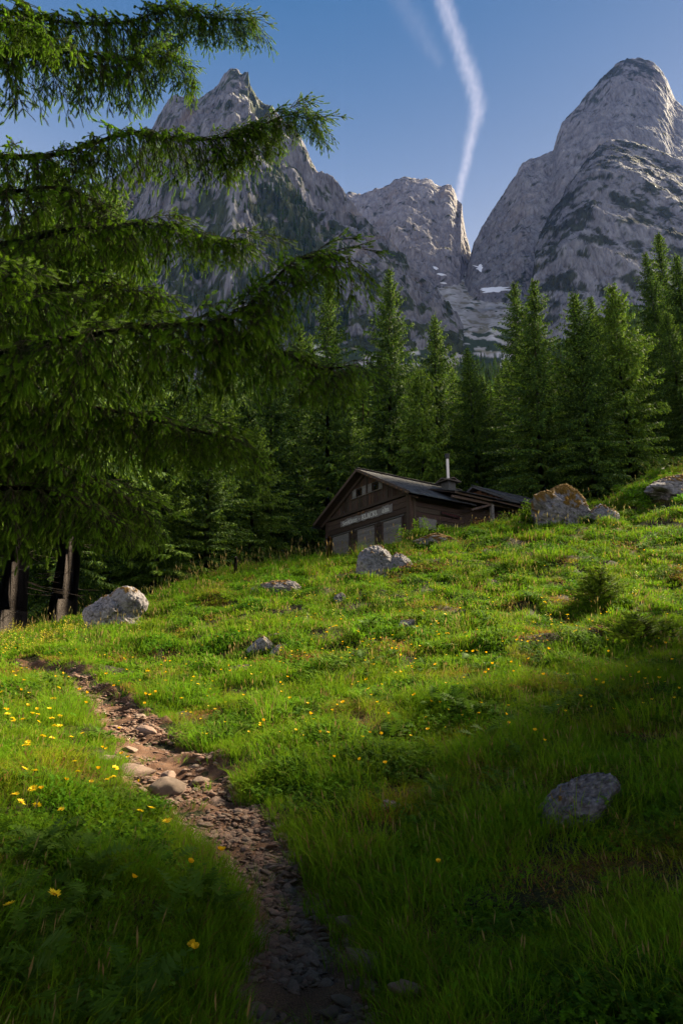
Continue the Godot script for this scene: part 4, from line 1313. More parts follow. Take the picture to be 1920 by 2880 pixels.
func spray_twig(s: Shape, p: Vector3, dir: Vector3, l: float, fresh: float, level: int) -> void:
	var steps := maxi(3, int(l / 0.12))
	var d := dir
	var here := p
	var step := l / steps
	var pts := [p]
	var radii := [0.009 if level == 0 else 0.005]
	for k in steps:
		d = (d + Vector3.DOWN * (0.34 if level == 0 else 0.22) + Vector3(rnd(-0.14, 0.14), rnd(-0.05, 0.05), rnd(-0.16, 0.16))).normalized()
		if not (level == 0 and k < 2 and rng.randf() < 0.6):
			needles(s, here, d, step * 1.05, 0.027, int(step * 420.0), Color(0.022, 0.045, 0.010), Color(0.030, 0.058, 0.012))
		here += d * step
		pts.append(here)
		radii.append(lerpf(0.007, 0.0025, float(k) / steps) * (1.0 if level == 0 else 0.6))
		if level == 0 and k > 0:
			for q in 3:
				if rng.randf() < 0.75:
					var away := Vector3(rnd(-0.7, 1), rnd(-0.7, 0.2), rnd(-1, 1)).normalized()
					spray_twig(s, here, (away + d * 0.6).normalized(), rnd(0.14, 0.34), fresh, 1)
	s.tube(pts, radii, 3, Color(0.085, 0.058, 0.038))
	for k in (1 if level else 3):
		if rng.randf() < fresh:
			var e := (d + Vector3(rnd(-0.4, 0.4), rnd(-0.5, 0.05), rnd(-0.4, 0.4))).normalized()
			needles(s, here, e, rnd(0.10, 0.18), 0.040, 110, Color(0.115, 0.225, 0.012), Color(0.175, 0.30, 0.018), 0.10)


# ---------------------------------------------------------------- hut
# Its own frame: x runs along the side wall, z out from the side wall; the gable looks towards -x.

var wood_mat: StandardMaterial3D
const DARK_WOOD := Color(0.108, 0.076, 0.058)
const GREY_WOOD := Color(0.36, 0.34, 0.325)


func plank(size: Vector3, col: Color, bevel := 0.008) -> ArrayMesh:
	## a board with broken edges, centred
	var s := Shape.new()
	var h := size * 0.5
	var b := minf(bevel, minf(size.x, minf(size.y, size.z)) * 0.3)
	var i := h - Vector3(b, b, b)
	var face := func(n: Vector3, u: Vector3, w: Vector3) -> void:
		var c := n * h
		s.quad(c - u * i - w * i, c + u * i - w * i, c + u * i + w * i, c - u * i + w * i, col)
	for n: Vector3 in [Vector3.RIGHT, Vector3.LEFT, Vector3.UP, Vector3.DOWN, Vector3.BACK, Vector3.FORWARD]:
		var u := Vector3(n.y, n.z, n.x).abs()
		var w := Vector3(n.z, n.x, n.y).abs()
		face.call(n, u, w)
	for axis in 3:
		for a in [-1.0, 1.0]:
			for d in [-1.0, 1.0]:
				var e := Vector3.ZERO
				e[axis] = i[axis]
				var n1 := Vector3.ZERO
				n1[(axis + 1) % 3] = a
				var n2 := Vector3.ZERO
				n2[(axis + 2) % 3] = d
				var p1 := n1 * h + n2 * i
				var p2 := n1 * i + n2 * h
				s.quad(p1 - e, p1 + e, p2 + e, p2 - e, col)
	return s.mesh(wood_mat)


func place(x: float, y: float, z: float, turn := Vector3.ZERO) -> Transform3D:
	return Transform3D(Basis.from_euler(turn), Vector3(x, y, z))


func build_hut() -> void:
	rng.seed = 303
	wood_mat = matter(0.85, 0.0, 0.3)
	dress(wood_mat, 31, 0.03, Color(0.45, 0.42, 0.4), Color(1, 1, 1), Vector3(0.9, 4.5, 0.9), 0.8, false)
	var hut := thing("alpine_hut", Vector3(3.88, 8.95, -35.11), "dark weathered timber hut with a shingle roof and a carved sign under the gable", "hut", "", deg_to_rad(34.35))
	var wide := 8.5
	var wall := 2.5
	var ridge_y := 4.88
	var mid := -wide / 2
	var pitch := (ridge_y - 2.34) / (wide / 2 + 0.62)
	# inner walls close the house so that no light comes through
	var inner := Shape.new()
	inner.box(Vector3(0.06, -0.8, -wide + 0.06), Vector3(0.12, wall, -0.06), DARK_WOOD)
	inner.box(Vector3(0.12, -0.8, -0.12), Vector3(8.0, wall, -0.06), DARK_WOOD)
	inner.box(Vector3(0.12, -0.8, -wide + 0.06), Vector3(8.0, wall, -wide + 0.12), DARK_WOOD)
	inner.box(Vector3(7.9, -0.8, -wide + 0.12), Vector3(7.96, wall, -0.12), DARK_WOOD)
	inner.box(Vector3(0.12, wall - 0.2, -wide + 0.12), Vector3(7.9, wall - 0.14, -0.12), DARK_WOOD)
	part("inner_wall", inner.mesh(wood_mat), hut)
	# gable wall: squared logs
	var course := 0.31
	for k in 10:
		var y := wall - 0.11 - (k + 0.5) * course
		part("log", plank(Vector3(rnd(0.10, 0.13), course - 0.022, wide - 0.3), jitter(DARK_WOOD, 0.3)), hut, place(rnd(-0.012, 0.012), y, mid))
		part("log", plank(Vector3(3.6, course - 0.022, rnd(0.10, 0.13)), jitter(DARK_WOOD, 0.3)), hut, place(2.0, y, rnd(-0.012, 0.012)))
	part("beam", plank(Vector3(0.2, 0.17, wide + 0.3), jitter(DARK_WOOD, 0.2)), hut, place(-0.05, wall + 0.02, mid))
	for z in [-0.02, -0.24]:
		part("corner_post", plank(Vector3(0.16, wall + 0.9, 0.2), jitter(DARK_WOOD * 1.3, 0.2)), hut, place(-0.05, (wall - 0.9) / 2 - 0.03, z))
	part("corner_post", plank(Vector3(0.17, wall + 0.9, 0.17), jitter(DARK_WOOD * 1.2, 0.2)), hut, place(0.12, (wall - 0.9) / 2 - 0.03, 0.045))
	part("corner_post", plank(Vector3(0.16, wall + 0.9, 0.22), jitter(DARK_WOOD, 0.2)), hut, place(-0.05, (wall - 0.9) / 2 - 0.03, -wide + 0.05))
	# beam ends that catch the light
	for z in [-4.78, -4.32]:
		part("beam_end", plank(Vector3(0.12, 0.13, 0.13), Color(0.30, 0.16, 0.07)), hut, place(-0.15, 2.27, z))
	# gable boards, cut at the roof line, open at the two windows
	var windows := [[-5.25, -4.55, 3.42, 3.92], [-3.62, -2.9, 3.42, 3.92]]
	var z := -wide + 0.12
	while z < -0.2:
		var w := rnd(0.19, 0.27)
		var c := z + w / 2
		var top := ridge_y - 0.2 - absf(c - mid) * pitch - 0.03
		var pieces := [[wall + 0.11, top]]
		for q in windows:
			if c > float(q[0]) and c < float(q[1]):
				pieces = [[wall + 0.11, float(q[2])], [float(q[3]), top]]
		for q in pieces:
			if float(q[1]) - float(q[0]) > 0.06:
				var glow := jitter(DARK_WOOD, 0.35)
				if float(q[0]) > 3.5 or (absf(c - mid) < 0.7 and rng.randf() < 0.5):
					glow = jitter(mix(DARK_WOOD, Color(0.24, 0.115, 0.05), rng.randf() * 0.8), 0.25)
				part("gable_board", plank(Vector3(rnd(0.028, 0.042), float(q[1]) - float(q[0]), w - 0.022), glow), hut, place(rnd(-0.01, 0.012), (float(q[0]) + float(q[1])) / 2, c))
		z += w
	# small attic windows with open shutters
	var glass := StandardMaterial3D.new()
	glass.albedo_color = Color(0.02, 0.022, 0.025)
	glass.roughness = 0.08
	for q in windows:
		var a: float = q[0]
		var b: float = q[1]
		var win := part("window", plank(Vector3(0.05, float(q[3]) - float(q[2]), b - a), DARK_WOOD), hut, place(0.09, 3.67, (a + b) / 2))
		var pane := BoxMesh.new()
		pane.size = Vector3(0.01, 0.34, b - a - 0.2)
		pane.material = glass
		part("pane", pane, win, place(-0.034, 0, 0))
		part("frame", plank(Vector3(0.05, 0.05, b - a + 0.1), GREY_WOOD * 0.5), win, place(-0.11, 0.26, 0))
		part("crossbar", plank(Vector3(0.02, 0.34, 0.03), Color(0.16, 0.11, 0.05)), win, place(-0.05, 0, 0.06))
		part("sill", plank(Vector3(0.09, 0.05, b - a + 0.9), Color(0.24, 0.21, 0.17)), win, place(-0.14, -0.31, 0))
		for sgn in [-1.0, 1.0]:
			var sh := part("shutter", plank(Vector3(0.035, 0.56, 0.36), jitter(GREY_WOOD, 0.2)), win, place(-0.13, 0.0, sgn * ((b - a) / 2 + 0.16)))
			part("batten", plank(Vector3(0.03, 0.05, 0.32), GREY_WOOD), sh, place(-0.033, 0.18, 0))
			part("batten", plank(Vector3(0.03, 0.05, 0.32), GREY_WOOD), sh, place(-0.033, -0.18, 0))
		part("carved_slot", plank(Vector3(0.012, 0.22, 0.035), Color(0.19, 0.16, 0.05)), win, place(-0.12, -0.56, -0.08))
		part("carved_slot", plank(Vector3(0.012, 0.22, 0.035), Color(0.19, 0.16, 0.05)), win, place(-0.12, -0.56, 0.3))
	# three big slatted window covers below the sign
	for q in [[-7.78, -5.85], [-5.08, -3.2], [-2.5, -0.72]]:
		var cover := Node3D.new()
		cover.name = "window_cover"
		hut.add_child(cover, true)
		for k in 11:
			part("slat", plank(Vector3(0.03, 0.118, float(q[1]) - float(q[0]) - 0.02), jitter(GREY_WOOD * 0.95, 0.18), 0.005), cover, place(-0.09 + rnd(-0.004, 0.004), 1.22 - 0.125 * k, (float(q[0]) + float(q[1])) / 2))
		for e in q:
			part("cover_post", plank(Vector3(0.09, 1.9, 0.12), jitter(DARK_WOOD, 0.2)), cover, place(-0.1, 0.42, float(e)))
		part("lintel", plank(Vector3(0.1, 0.06, float(q[1]) - float(q[0]) + 0.3), jitter(GREY_WOOD * 0.6, 0.2)), cover, place(-0.11, 1.34, (float(q[0]) + float(q[1])) / 2))
	build_sign(hut)
	# roof: boarding, rafters, rakes, then courses of shingles
	for sgn in [-1.0, 1.0]:
		var far_x := 7.9
		var eave_y := ridge_y - (wide / 2 + 0.62) * pitch
		var deck := Shape.new()
		var r0 := Vector3(-0.62, ridge_y - 0.06, mid)
		var e0 := Vector3(-0.62, eave_y - 0.06, mid + sgn * (wide / 2 + 0.62))
		var cut := 3.9 if sgn > 0.0 else far_x
		# underside boarding
		var down := Vector3.DOWN * 0.03
		for face in [Vector3.ZERO, down]:
			deck.quad(r0 + face, Vector3(far_x, r0.y, r0.z) + face, Vector3(far_x if sgn < 0.0 else 6.4, lerpf(r0.y, e0.y, 0.55), lerpf(r0.z, e0.z, 0.55)) + face, Vector3(-0.62, lerpf(r0.y, e0.y, 0.55), lerpf(r0.z, e0.z, 0.55)) + face, DARK_WOOD)
			deck.quad(Vector3(-0.62, lerpf(r0.y, e0.y, 0.55), lerpf(r0.z, e0.z, 0.55)) + face, Vector3(far_x if sgn < 0.0 else 6.4, lerpf(r0.y, e0.y, 0.55), lerpf(r0.z, e0.z, 0.55)) + face, Vector3(cut, e0.y, e0.z) + face, e0 + face, DARK_WOOD)
		var roof := part("roof", deck.mesh(wood_mat), hut)
		var slope := Vector3(0, e0.y - r0.y, e0.z - r0.z)
		var run := slope.length()
		var tilt: float = atan2(slope.y, slope.z * sgn) * sgn
		var lean := Basis(Vector3.RIGHT, -tilt)
		var courses := 16 if sgn > 0.0 else 9
		for k in courses:
			var t := (k + 0.5) / courses
			var x := -0.68
			var x_end := cut if t > 0.72 else lerpf(far_x, cut, smoothstep(0.3, 0.9, t))
			while x < x_end:
				var w := rnd(0.3, 0.62) if sgn > 0.0 else rnd(0.9, 1.5)
				var tone := jitter(mix(Color(0.165, 0.15, 0.145), Color(0.23, 0.235, 0.245), rng.randf()), 0.3)
				var sh := plank_shared(w, run / courses * 1.75, tone)
				var at := r0 + slope * (t + 0.02) + Vector3(x + w / 2 + 0.62, 0.05 + rnd(0.0, 0.018), 0)
				part("shingle", sh[0], roof, Transform3D((lean * Basis(Vector3.RIGHT, 0.085 * sgn) * Basis(Vector3.UP, rnd(-0.03, 0.03))).scaled_local(sh[1]), at))
				x += w
		# rake boards and the row of lath ends under the shingles
		for lift in [[-0.70, 0.0, 0.17, 0.05], [-0.1, -0.14, 0.2, 0.14]]:
			var bs := Shape.new()
			bs.bar(r0 + Vector3(float(lift[0]) + 0.62, float(lift[1]), 0), r0 + slope + Vector3(float(lift[0]) + 0.62, float(lift[1]), 0), float(lift[3]), float(lift[2]), jitter(DARK_WOOD * 1.5, 0.15), Vector3.UP)
			part("rake_board", bs.mesh(wood_mat), roof)
		if sgn > 0.0:
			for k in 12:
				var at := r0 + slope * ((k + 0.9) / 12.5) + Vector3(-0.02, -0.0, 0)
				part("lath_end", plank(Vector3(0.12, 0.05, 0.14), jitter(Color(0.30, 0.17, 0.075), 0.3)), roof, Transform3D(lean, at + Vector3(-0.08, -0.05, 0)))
			# eave board and gutter pole
			part("eave_board", plank(Vector3(4.3, 0.14, 0.05), DARK_WOOD * 1.6), roof, place(1.6, e0.y - 0.03, e0.z - 0.05))
			var gut := Shape.new(true)
			gut.tube([Vector3(-0.75, e0.y - 0.1, e0.z + 0.05), Vector3(3.9, e0.y - 0.14, e0.z + 0.05)], [0.05, 0.05], 8, Color(0.15, 0.12, 0.09))
			part("gutter", gut.mesh(wood_mat), roof)
		else:
			var pipe := Shape.new(true)
			pipe.tube([e0 + Vector3(0.02, -0.05, 0.3), e0 + Vector3(0.0, -0.28, 0.75), e0 + Vector3(0.3, -0.45, 0.85)], [0.03, 0.03, 0.03], 7, Color(0.2, 0.17, 0.12))
			part("drain_pipe", pipe.mesh(wood_mat), roof)
	part("ridge_cap", plank(Vector3(8.4, 0.04, 0.34), Color(0.13, 0.115, 0.10)), hut, place(3.6, ridge_y + 0.05, mid))
	build_chimney(hut)
	build_porch(hut)


var shingle_kinds: Array[ArrayMesh] = []
func plank_shared(w: float, l: float, _tone: Color) -> Array:
	## one of a few shingle boards, stretched to size
	if shingle_kinds.is_empty():
		for k in 9:
			shingle_kinds.append(plank(Vector3(1, 0.034, 1), jitter(mix(Color(0.06, 0.057, 0.057), Color(0.125, 0.13, 0.14), k / 8.0), 0.12), 0.006))
	return [shingle_kinds[rng.randi() % 9], Vector3(w - 0.02, 1, l)]


func build_sign(hut: Node3D) -> void:
	## a live-edged board with carved pale letters
	var s := Shape.new()
	var count := 44
	var f := FastNoiseLite.new()
	f.seed = 8
	f.frequency = 1.1
	var rows: Array = []
	for k in count:
		var t := k / (count - 1.0)
		var z := lerpf(-6.78, -1.58, t)
		var mid := 1.95 + 0.015 * sin(t * 5.0)
		var up := 0.22 + f.get_noise_1d(t * 9.0) * 0.09 + (0.05 if t > 0.82 else 0.0)
		var low := 0.20 + f.get_noise_1d(t * 9.0 + 40.0) * 0.10
		rows.append([Vector3(-0.13, mid - low, z), Vector3(-0.13, mid + up, z), Vector3(-0.085, mid + up, z), Vector3(-0.085, mid - low, z)])
	for k in count - 1:
		for e in 4:
			s.quad(rows[k][e], rows[k][(e + 1) % 4], rows[k + 1][(e + 1) % 4], rows[k + 1][e], GREY_WOOD * 1.05)
	s.quad(rows[0][0], rows[0][1], rows[0][2], rows[0][3], GREY_WOOD)
	s.quad(rows[-1][0], rows[-1][1], rows[-1][2], rows[-1][3], GREY_WOOD)
	var board := part("sign_board", s.mesh(wood_mat), hut)
	board.set_meta("label", "grey live-edged board with pale carved lettering")
	var font := SystemFont.new()
	font.font_names = PackedStringArray(["Droid Serif"])
	font.font_italic = true
	var pale := StandardMaterial3D.new()
	pale.albedo_color = Color(0.66, 0.64, 0.58).linear_to_srgb()
	pale.roughness = 0.8
	for q in [["Seeklaus", -5.78, 30], ["-", -4.78, 30], ["KLACKL", -3.72, 32], ["alm", -2.18, 30]]:
		var t := TextMesh.new()
		t.text = q[0]
		t.font = font
		t.font_size = int(q[2])
		t.pixel_size = 0.0125
		t.depth = 0.012
		t.material = pale
		part("lettering", t, board, Transform3D(Basis(Vector3.UP, -PI / 2), Vector3(-0.137, 1.955, float(q[1]))))


func build_chimney(hut: Node3D) -> void:
	var c := Node3D.new()
	c.name = "chimney"
	c.position = Vector3(5.7, 4.35, -3.0)
	hut.add_child(c, true)
	var s := Shape.new()
	s.box(Vector3(-0.33, -0.5, -0.33), Vector3(0.33, 0.42, 0.33), Color(0.14, 0.145, 0.14))
	part("stack", s.mesh(wood_mat), c)
	var cap := Shape.new()
	for sgn in [-1.0, 1.0]:
		cap.bar(Vector3(0, 0.66, 0), Vector3(0, 0.42, sgn * 0.62), 1.15, 0.06, Color(0.24, 0.215, 0.18))
		cap.bar(Vector3(0, 0.66, 0), Vector3(sgn * 0.62, 0.43, 0), 1.1, 0.05, Color(0.24, 0.215, 0.18))
	part("cap", cap.mesh(wood_mat), c)
	var metal := StandardMaterial3D.new()
	metal.albedo_color = Color(0.62, 0.60, 0.57)
	metal.metallic = 0.75
	metal.roughness = 0.38
	var pipe := CylinderMesh.new()
	pipe.top_radius = 0.105
	pipe.bottom_radius = 0.105
	pipe.height = 1.5
	pipe.material = metal
	part("stovepipe", pipe, c, place(0, 1.35, 0))
	var soot := StandardMaterial3D.new()
	soot.albedo_color = Color(0.12, 0.11, 0.1)
	soot.roughness = 0.8
	var top := CylinderMesh.new()
	top.top_radius = 0.155
	top.bottom_radius = 0.13
	top.height = 0.34
	top.material = soot
	part("pipe_cowl", top, c, place(0, 2.2, 0))


func build_porch(hut: Node3D) -> void:
	# recessed side wall behind the porch, a plank door, the posts and the annex with its own roof
	var s := Shape.new()
	s.box(Vector3(3.8, -0.4, -1.9), Vector3(8.4, 2.7, -1.8), DARK_WOOD)
	s.box(Vector3(3.75, -0.4, -1.8), Vector3(3.85, 2.5, -0.1), DARK_WOOD)
	part("porch_wall", s.mesh(wood_mat), hut)
	part("shutter", plank(Vector3(1.3, 0.62, 0.05), GREY_WOOD), hut, place(1.05, 0.85, 0.09))
	var door := part("door", plank(Vector3(0.06, 1.35, 0.9), Color(0.15, 0.062, 0.028)), hut, place(4.95, 0.95, 0.1, Vector3(0, 0.9, 0)))
	part("door_frame", plank(Vector3(0.08, 1.45, 0.09), Color(0.26, 0.12, 0.05)), door, place(0, 0, 0.5))
	part("door_batten", plank(Vector3(0.05, 0.1, 0.8), Color(0.10, 0.045, 0.025)), door, place(-0.05, 0.3, 0))
	var board := part("notice_board", plank(Vector3(1.5, 0.2, 0.04), Color(0.045, 0.03, 0.03)), hut, place(2.75, 1.58, 0.16, Vector3(0, 0, -0.06)))
	for k in 9:
		part("painted_letter", plank(Vector3(0.06, rnd(0.09, 0.12), 0.012), Color(0.16, 0.03, 0.025), 0.002), board, place(-0.62 + k * 0.155, 0, 0.026))
	var post := part("porch_post", plank(Vector3(0.2, 2.3, 0.2), Color(0.27, 0.255, 0.235)), hut, place(5.4, 1.38, 0.85))
	part("bracket", plank(Vector3(1.7, 0.13, 0.12), DARK_WOOD * 1.7), post, place(-0.85, 0.78, 0, Vector3(0, 0, 0.33)))
	part("porch_post", plank(Vector3(0.18, 2.0, 0.18), DARK_WOOD * 1.3), hut, place(8.3, 1.5, 0.8))
	# porch roof: plate, fascia, boards
	part("porch_beam", plank(Vector3(6.3, 0.16, 0.14), DARK_WOOD * 1.5), hut, place(5.4, 2.47, 0.82))
	part("fascia", plank(Vector3(6.3, 0.13, 0.05), Color(0.14, 0.10, 0.07)), hut, place(5.45, 2.60, 1.04, Vector3(0, 0, -0.022)))
	var gut := Shape.new(true)
	gut.tube([Vector3(5.2, 2.54, 1.1), Vector3(8.9, 2.42, 1.1)], [0.055, 0.055], 8, Color(0.15, 0.115, 0.085))
	part("gutter", gut.mesh(wood_mat), hut)
	var deck := Shape.new()
	deck.bar(Vector3(5.6, 2.66, 1.05), Vector3(5.6, 3.75, -2.3), 6.0, 0.04, DARK_WOOD)
	var roof := part("porch_roof", deck.mesh(wood_mat), hut)
	var lean := Basis(Vector3.RIGHT, 0.315)
	for k in 6:
		var t := (k + 0.5) / 6.0
		var x := 2.55 + k * 0.12
		while x < 8.7:
			var w := rnd(0.4, 0.9)
			var sh := plank_shared(w, 0.85, Color.WHITE)
			part("shingle", sh[0], roof, Transform3D((lean * Basis(Vector3.RIGHT, -0.05)).scaled_local(sh[1]), Vector3(x + w / 2, lerpf(2.74, 3.82, t) + rnd(0, 0.02), lerpf(1.12, -2.3, t))))
			x += w
	# annex: a second gable behind the porch
	var ann := Shape.new()
	ann.box(Vector3(8.3, -0.2, -6.0), Vector3(13.2, 3.0, 0.3), DARK_WOOD)
	part("annex_wall", ann.mesh(wood_mat), hut)
	for k in 12:
		var z := -5.6 + k * 0.47
		var top := 4.72 - absf(z + 3.0) * 0.52
		if top > 3.05:
			part("gable_board", plank(Vector3(0.04, top - 2.9, 0.44), jitter(Color(0.20, 0.10, 0.05), 0.35)), hut, place(8.26, (top + 2.9) / 2, z))
	for sgn in [-1.0, 1.0]:
		var bs := Shape.new()
		bs.bar(Vector3(10.6, 4.86, -3.0), Vector3(10.6, 2.85, -3.0 + sgn * 3.95), 5.4, 0.05, DARK_WOOD)
		var ar := part("annex_roof", bs.mesh(wood_mat), hut)
		part("rake_board", plank(Vector3(0.05, 0.14, 4.3), Color(0.16, 0.16, 0.16)), ar, Transform3D(Basis(Vector3.RIGHT, sgn * 0.47), Vector3(7.9, 3.88, -3.0 + sgn * 1.95)))
		if sgn > 0.0:
			for k in 9:
				var t := (k + 0.5) / 9.0
				var x := 7.85
				while x < 13.3:
					var w := rnd(0.35, 0.75)
					var sh := plank_shared(w, 0.8, Color.WHITE)
					part("shingle", sh[0], ar, Transform3D((Basis(Vector3.RIGHT, 0.45)).scaled_local(sh[1]), Vector3(x + w / 2, lerpf(4.95, 2.95, t) + rnd(0, 0.025), lerpf(-3.0, 1.0, t))))
					x += w
			var eg := Shape.new(true)
			eg.tube([Vector3(8.9, 2.72, 1.02), Vector3(13.4, 2.6, 1.02)], [0.06, 0.06], 8, Color(0.15, 0.11, 0.08))
			part("gutter", eg.mesh(wood_mat), ar)


# ---------------------------------------------------------------- boulders and posts

var limestone_mat: StandardMaterial3D


func boulder(called: String, at: Vector3, size: Vector3, turn: float, sd: int, moss: float, label: String, group := "", lobes: Array = [], res := 64, tint := Color(0.27, 0.255, 0.26)) -> Node3D:
	## a limestone block: a cut and weathered ball with cracks, pits, lichen and moss
	var f := FastNoiseLite.new()
	f.seed = sd
	f.frequency = 1.0
	f.fractal_octaves = 4
	var ridge := FastNoiseLite.new()
	ridge.seed = sd + 1
	ridge.frequency = 1.0
	ridge.fractal_type = FastNoiseLite.FRACTAL_RIDGED
	ridge.fractal_octaves = 4
	rng.seed = sd * 13 + 5
	var cuts: Array = []
	for k in 12:
		cuts.append([Vector3(rnd(-1, 1), rnd(-0.3, 1), rnd(-1, 1)).normalized(), rnd(0.58, 0.85)])
	var s := Shape.new(true)
	var rows := res
	var cols := res * 2 + 1
	for i in rows:
		var a := PI * i / (rows - 1)
		for j in cols:
			var b := TAU * (j % (cols - 1)) / (cols - 1)
			var d := Vector3(sin(a) * cos(b), cos(a), sin(a) * sin(b))
			var r := 1.0 + f.get_noise_3dv(d * 0.9) * 0.5
			for q in cuts:
				var along := d.dot(q[0])
				if along * r > float(q[1]):
					r = lerpf(r, float(q[1]) / along, 0.93)
			for q in lobes:
				var near := d.dot((q[0] as Vector3).normalized())
				r += float(q[1]) * smoothstep(0.55, 1.0, near)
			var cr := ridge.get_noise_3dv(d * 1.9)
			var pit := f.get_noise_3dv(d * 7.0 + Vector3(9, 0, 0))
			var grain := f.get_noise_3dv(d * 22.0)
			var crack := smoothstep(0.62, 0.95, cr)
			r += -crack * 0.11 + pit * 0.055 + grain * 0.018
			var green := smoothstep(0.05, 0.2, f.get_noise_3dv(d * 2.6 + Vector3(0, 30, 0)) + (d.y - 0.72) * 0.9 + moss + crack * 0.12)
			r += green * 0.035 * (1.0 + grain * 2.0)
			s.v.append(d * r * size)
			var col := tint * (1.0 + pit * 0.45 + grain * 0.3)
			var lichen := f.get_noise_3dv(d * 4.5 + Vector3(40, 0, 0))
			col = mix(col, Color(0.045, 0.04, 0.035), smoothstep(0.16, 0.30, lichen + crack * 0.45 + pit * 0.3) * 0.62)
			col = mix(col, Color(0.38, 0.37, 0.37), smoothstep(0.2, 0.4, -lichen) * 0.5)
			col = mix(col, mix(Color(0.13, 0.068, 0.010), Color(0.27, 0.15, 0.015), grain + 0.5), green * 0.95)
			s.c.append(col)
	s.weave(0, rows, cols, Vector3.ZERO)
	fix_ball(s)
	var o := MeshInstance3D.new()
	o.name = numbered(called)
	o.mesh = s.mesh(limestone_mat)
	add_child(o)
	o.position = at
	o.rotation.y = turn
	tag(o, label, "boulder" if called == "boulder" else "stone", group)
	return o


func build_rocks() -> void:
	limestone_mat = matter(0.92)
	dress(limestone_mat, 41, 0.03, Color(0.62, 0.6, 0.6), Color(1, 1, 1), Vector3(1.3, 1.3, 1.3), 2.0)
	# the long boulder at the wood's edge: a humped end and a raised block
	boulder("boulder", on_ground(-7.55, -21.9, 0.25), Vector3(0.95, 0.76, 0.8), 0.15, 7, -0.25, "long pale boulder with a mossy crack at the edge of the wood", "", [[Vector3(0.8, 0.75, 0.1), 0.5], [Vector3(-0.8, -0.2, 0.3), 0.2]], 80, Color(0.285, 0.265, 0.265))
	boulder("boulder", on_ground(1.35, -25.0, 0.2), Vector3(1.2, 0.98, 0.9), 0.5, 12, -0.3, "big pitted grey boulder on the slope below the hut gable", "", [[Vector3(0.1, 0.8, 0.2), 0.12]], 80, Color(0.29, 0.28, 0.29))
	boulder("boulder", on_ground(2.25, -25.1, 0.12), Vector3(0.74, 0.55, 0.6), 1.2, 15, -0.25, "smaller grey boulder leaning on the big one below the hut gable", "", [], 56, Color(0.28, 0.27, 0.28))
	boulder("boulder", on_ground(10.9, -31.6, 0.35), Vector3(1.6, 1.45, 1.3), 0.3, 22, 0.28, "large boulder under a thick cap of rusty moss beside the hut annex", "", [[Vector3(0.5, 0.9, 0.0), 0.2]], 80, Color(0.27, 0.255, 0.26))
	boulder("boulder", on_ground(12.6, -31.0, 0.2), Vector3(1.3, 0.95, 1.1), 2.2, 25, -0.12, "broad grey boulder in front of the moss-capped one", "", [], 72, Color(0.275, 0.265, 0.27))
	boulder("boulder", on_ground(17.2, -32.6, -0.05), Vector3(1.9, 0.9, 1.2), 0.4, 28, 0.2, "dark mossy outcrop at the upper rim of the meadow", "", [], 60, Color(0.27, 0.25, 0.25))
	boulder("boulder", on_ground(-2.3, -23.6, 0.02), Vector3(1.05, 0.42, 0.6), 0.2, 31, 0.05, "flat moss-edged rock in the grass below the lone fence post", "", [], 52)
	boulder("boulder", on_ground(-0.05, -21.2, 0.1), Vector3(0.30, 0.34, 0.3), 0.9, 33, -0.1, "small dark knob of rock standing up in the meadow", "", [], 44, Color(0.24, 0.23, 0.23))
	boulder("boulder", on_ground(-1.95, -16.7, 0.02), Vector3(0.42, 0.34, 0.3), 0.3, 36, -0.3, "pale angular rock exposed in the eroded bank", "", [], 48, Color(0.30, 0.285, 0.29))
	boulder("boulder", on_ground(-1.4, -16.4, 0.0), Vector3(0.5, 0.24, 0.3), 1.1, 38, -0.2, "low broken rock beside the pale one in the eroded bank", "", [], 44, Color(0.26, 0.25, 0.25))
	boulder("boulder", on_ground(-1.5, -17.4, 0.0), Vector3(0.5, 0.16, 0.3), 0.4, 39, -0.2, "thin slab lying above the eroded bank", "", [], 36, Color(0.29, 0.28, 0.28))
	boulder("boulder", on_ground(2.1, -6.4, 0.06), Vector3(0.56, 0.27, 0.26), 0.62, 44, -0.45, "smooth blue-grey stone lying tilted in dark grass", "", [[Vector3(0.8, 0.5, 0), 0.14]], 72, Color(0.15, 0.147, 0.165)).rotation = Vector3(0.25, 0.5, 0.42)
	boulder("boulder", on_ground(0.46, -7.2, 0.0), Vector3(0.16, 0.09, 0.12), 0.5, 47, -0.4, "small pinkish stone half hidden in grass beside the path", "", [], 30, Color(0.27, 0.23, 0.22))
	boulder("boulder", on_ground(4.3, -29.4, 0.02), Vector3(1.2, 0.4, 0.6), 0.1, 51, 0.55, "low hump of orange moss below the hut shrub", "", [], 44, Color(0.27, 0.25, 0.25))
	boulder("boulder", on_ground(1.75, -17.3, 0.0), Vector3(0.28, 0.18, 0.2), 0.1, 53, -0.2, "small pale stone above the yellow flowers", "", [], 30)
	boulder("boulder", on_ground(5.9, -15.4, 0.1), Vector3(0.3, 0.26, 0.25), 0.1, 57, 0.3, "rotten mossy stump-like rock behind the low spruce sapling", "", [], 36, Color(0.14, 0.09, 0.06))
	# fence posts along the rim
	wood_mat = wood_mat if wood_mat else matter(0.85)
	var posts := [[-0.62, -31.5, 1.25, 0.12, Color(0.42, 0.24, 0.10), "fresh orange-brown split post in front of the hut's gable corner"], [-4.8, -29.4, 1.0, 0.085, Color(0.30, 0.28, 0.26), "lone weathered grey fence post on the rim of the meadow"],
		[-6.15, -28.0, 0.5, 0.075, Color(0.22, 0.20, 0.19), "short grey post stub almost lost in the rim grass"], [4.62, -31.6, 0.95, 0.06, Color(0.26, 0.25, 0.22), "pale leaning fence post before the hut's side wall"]]
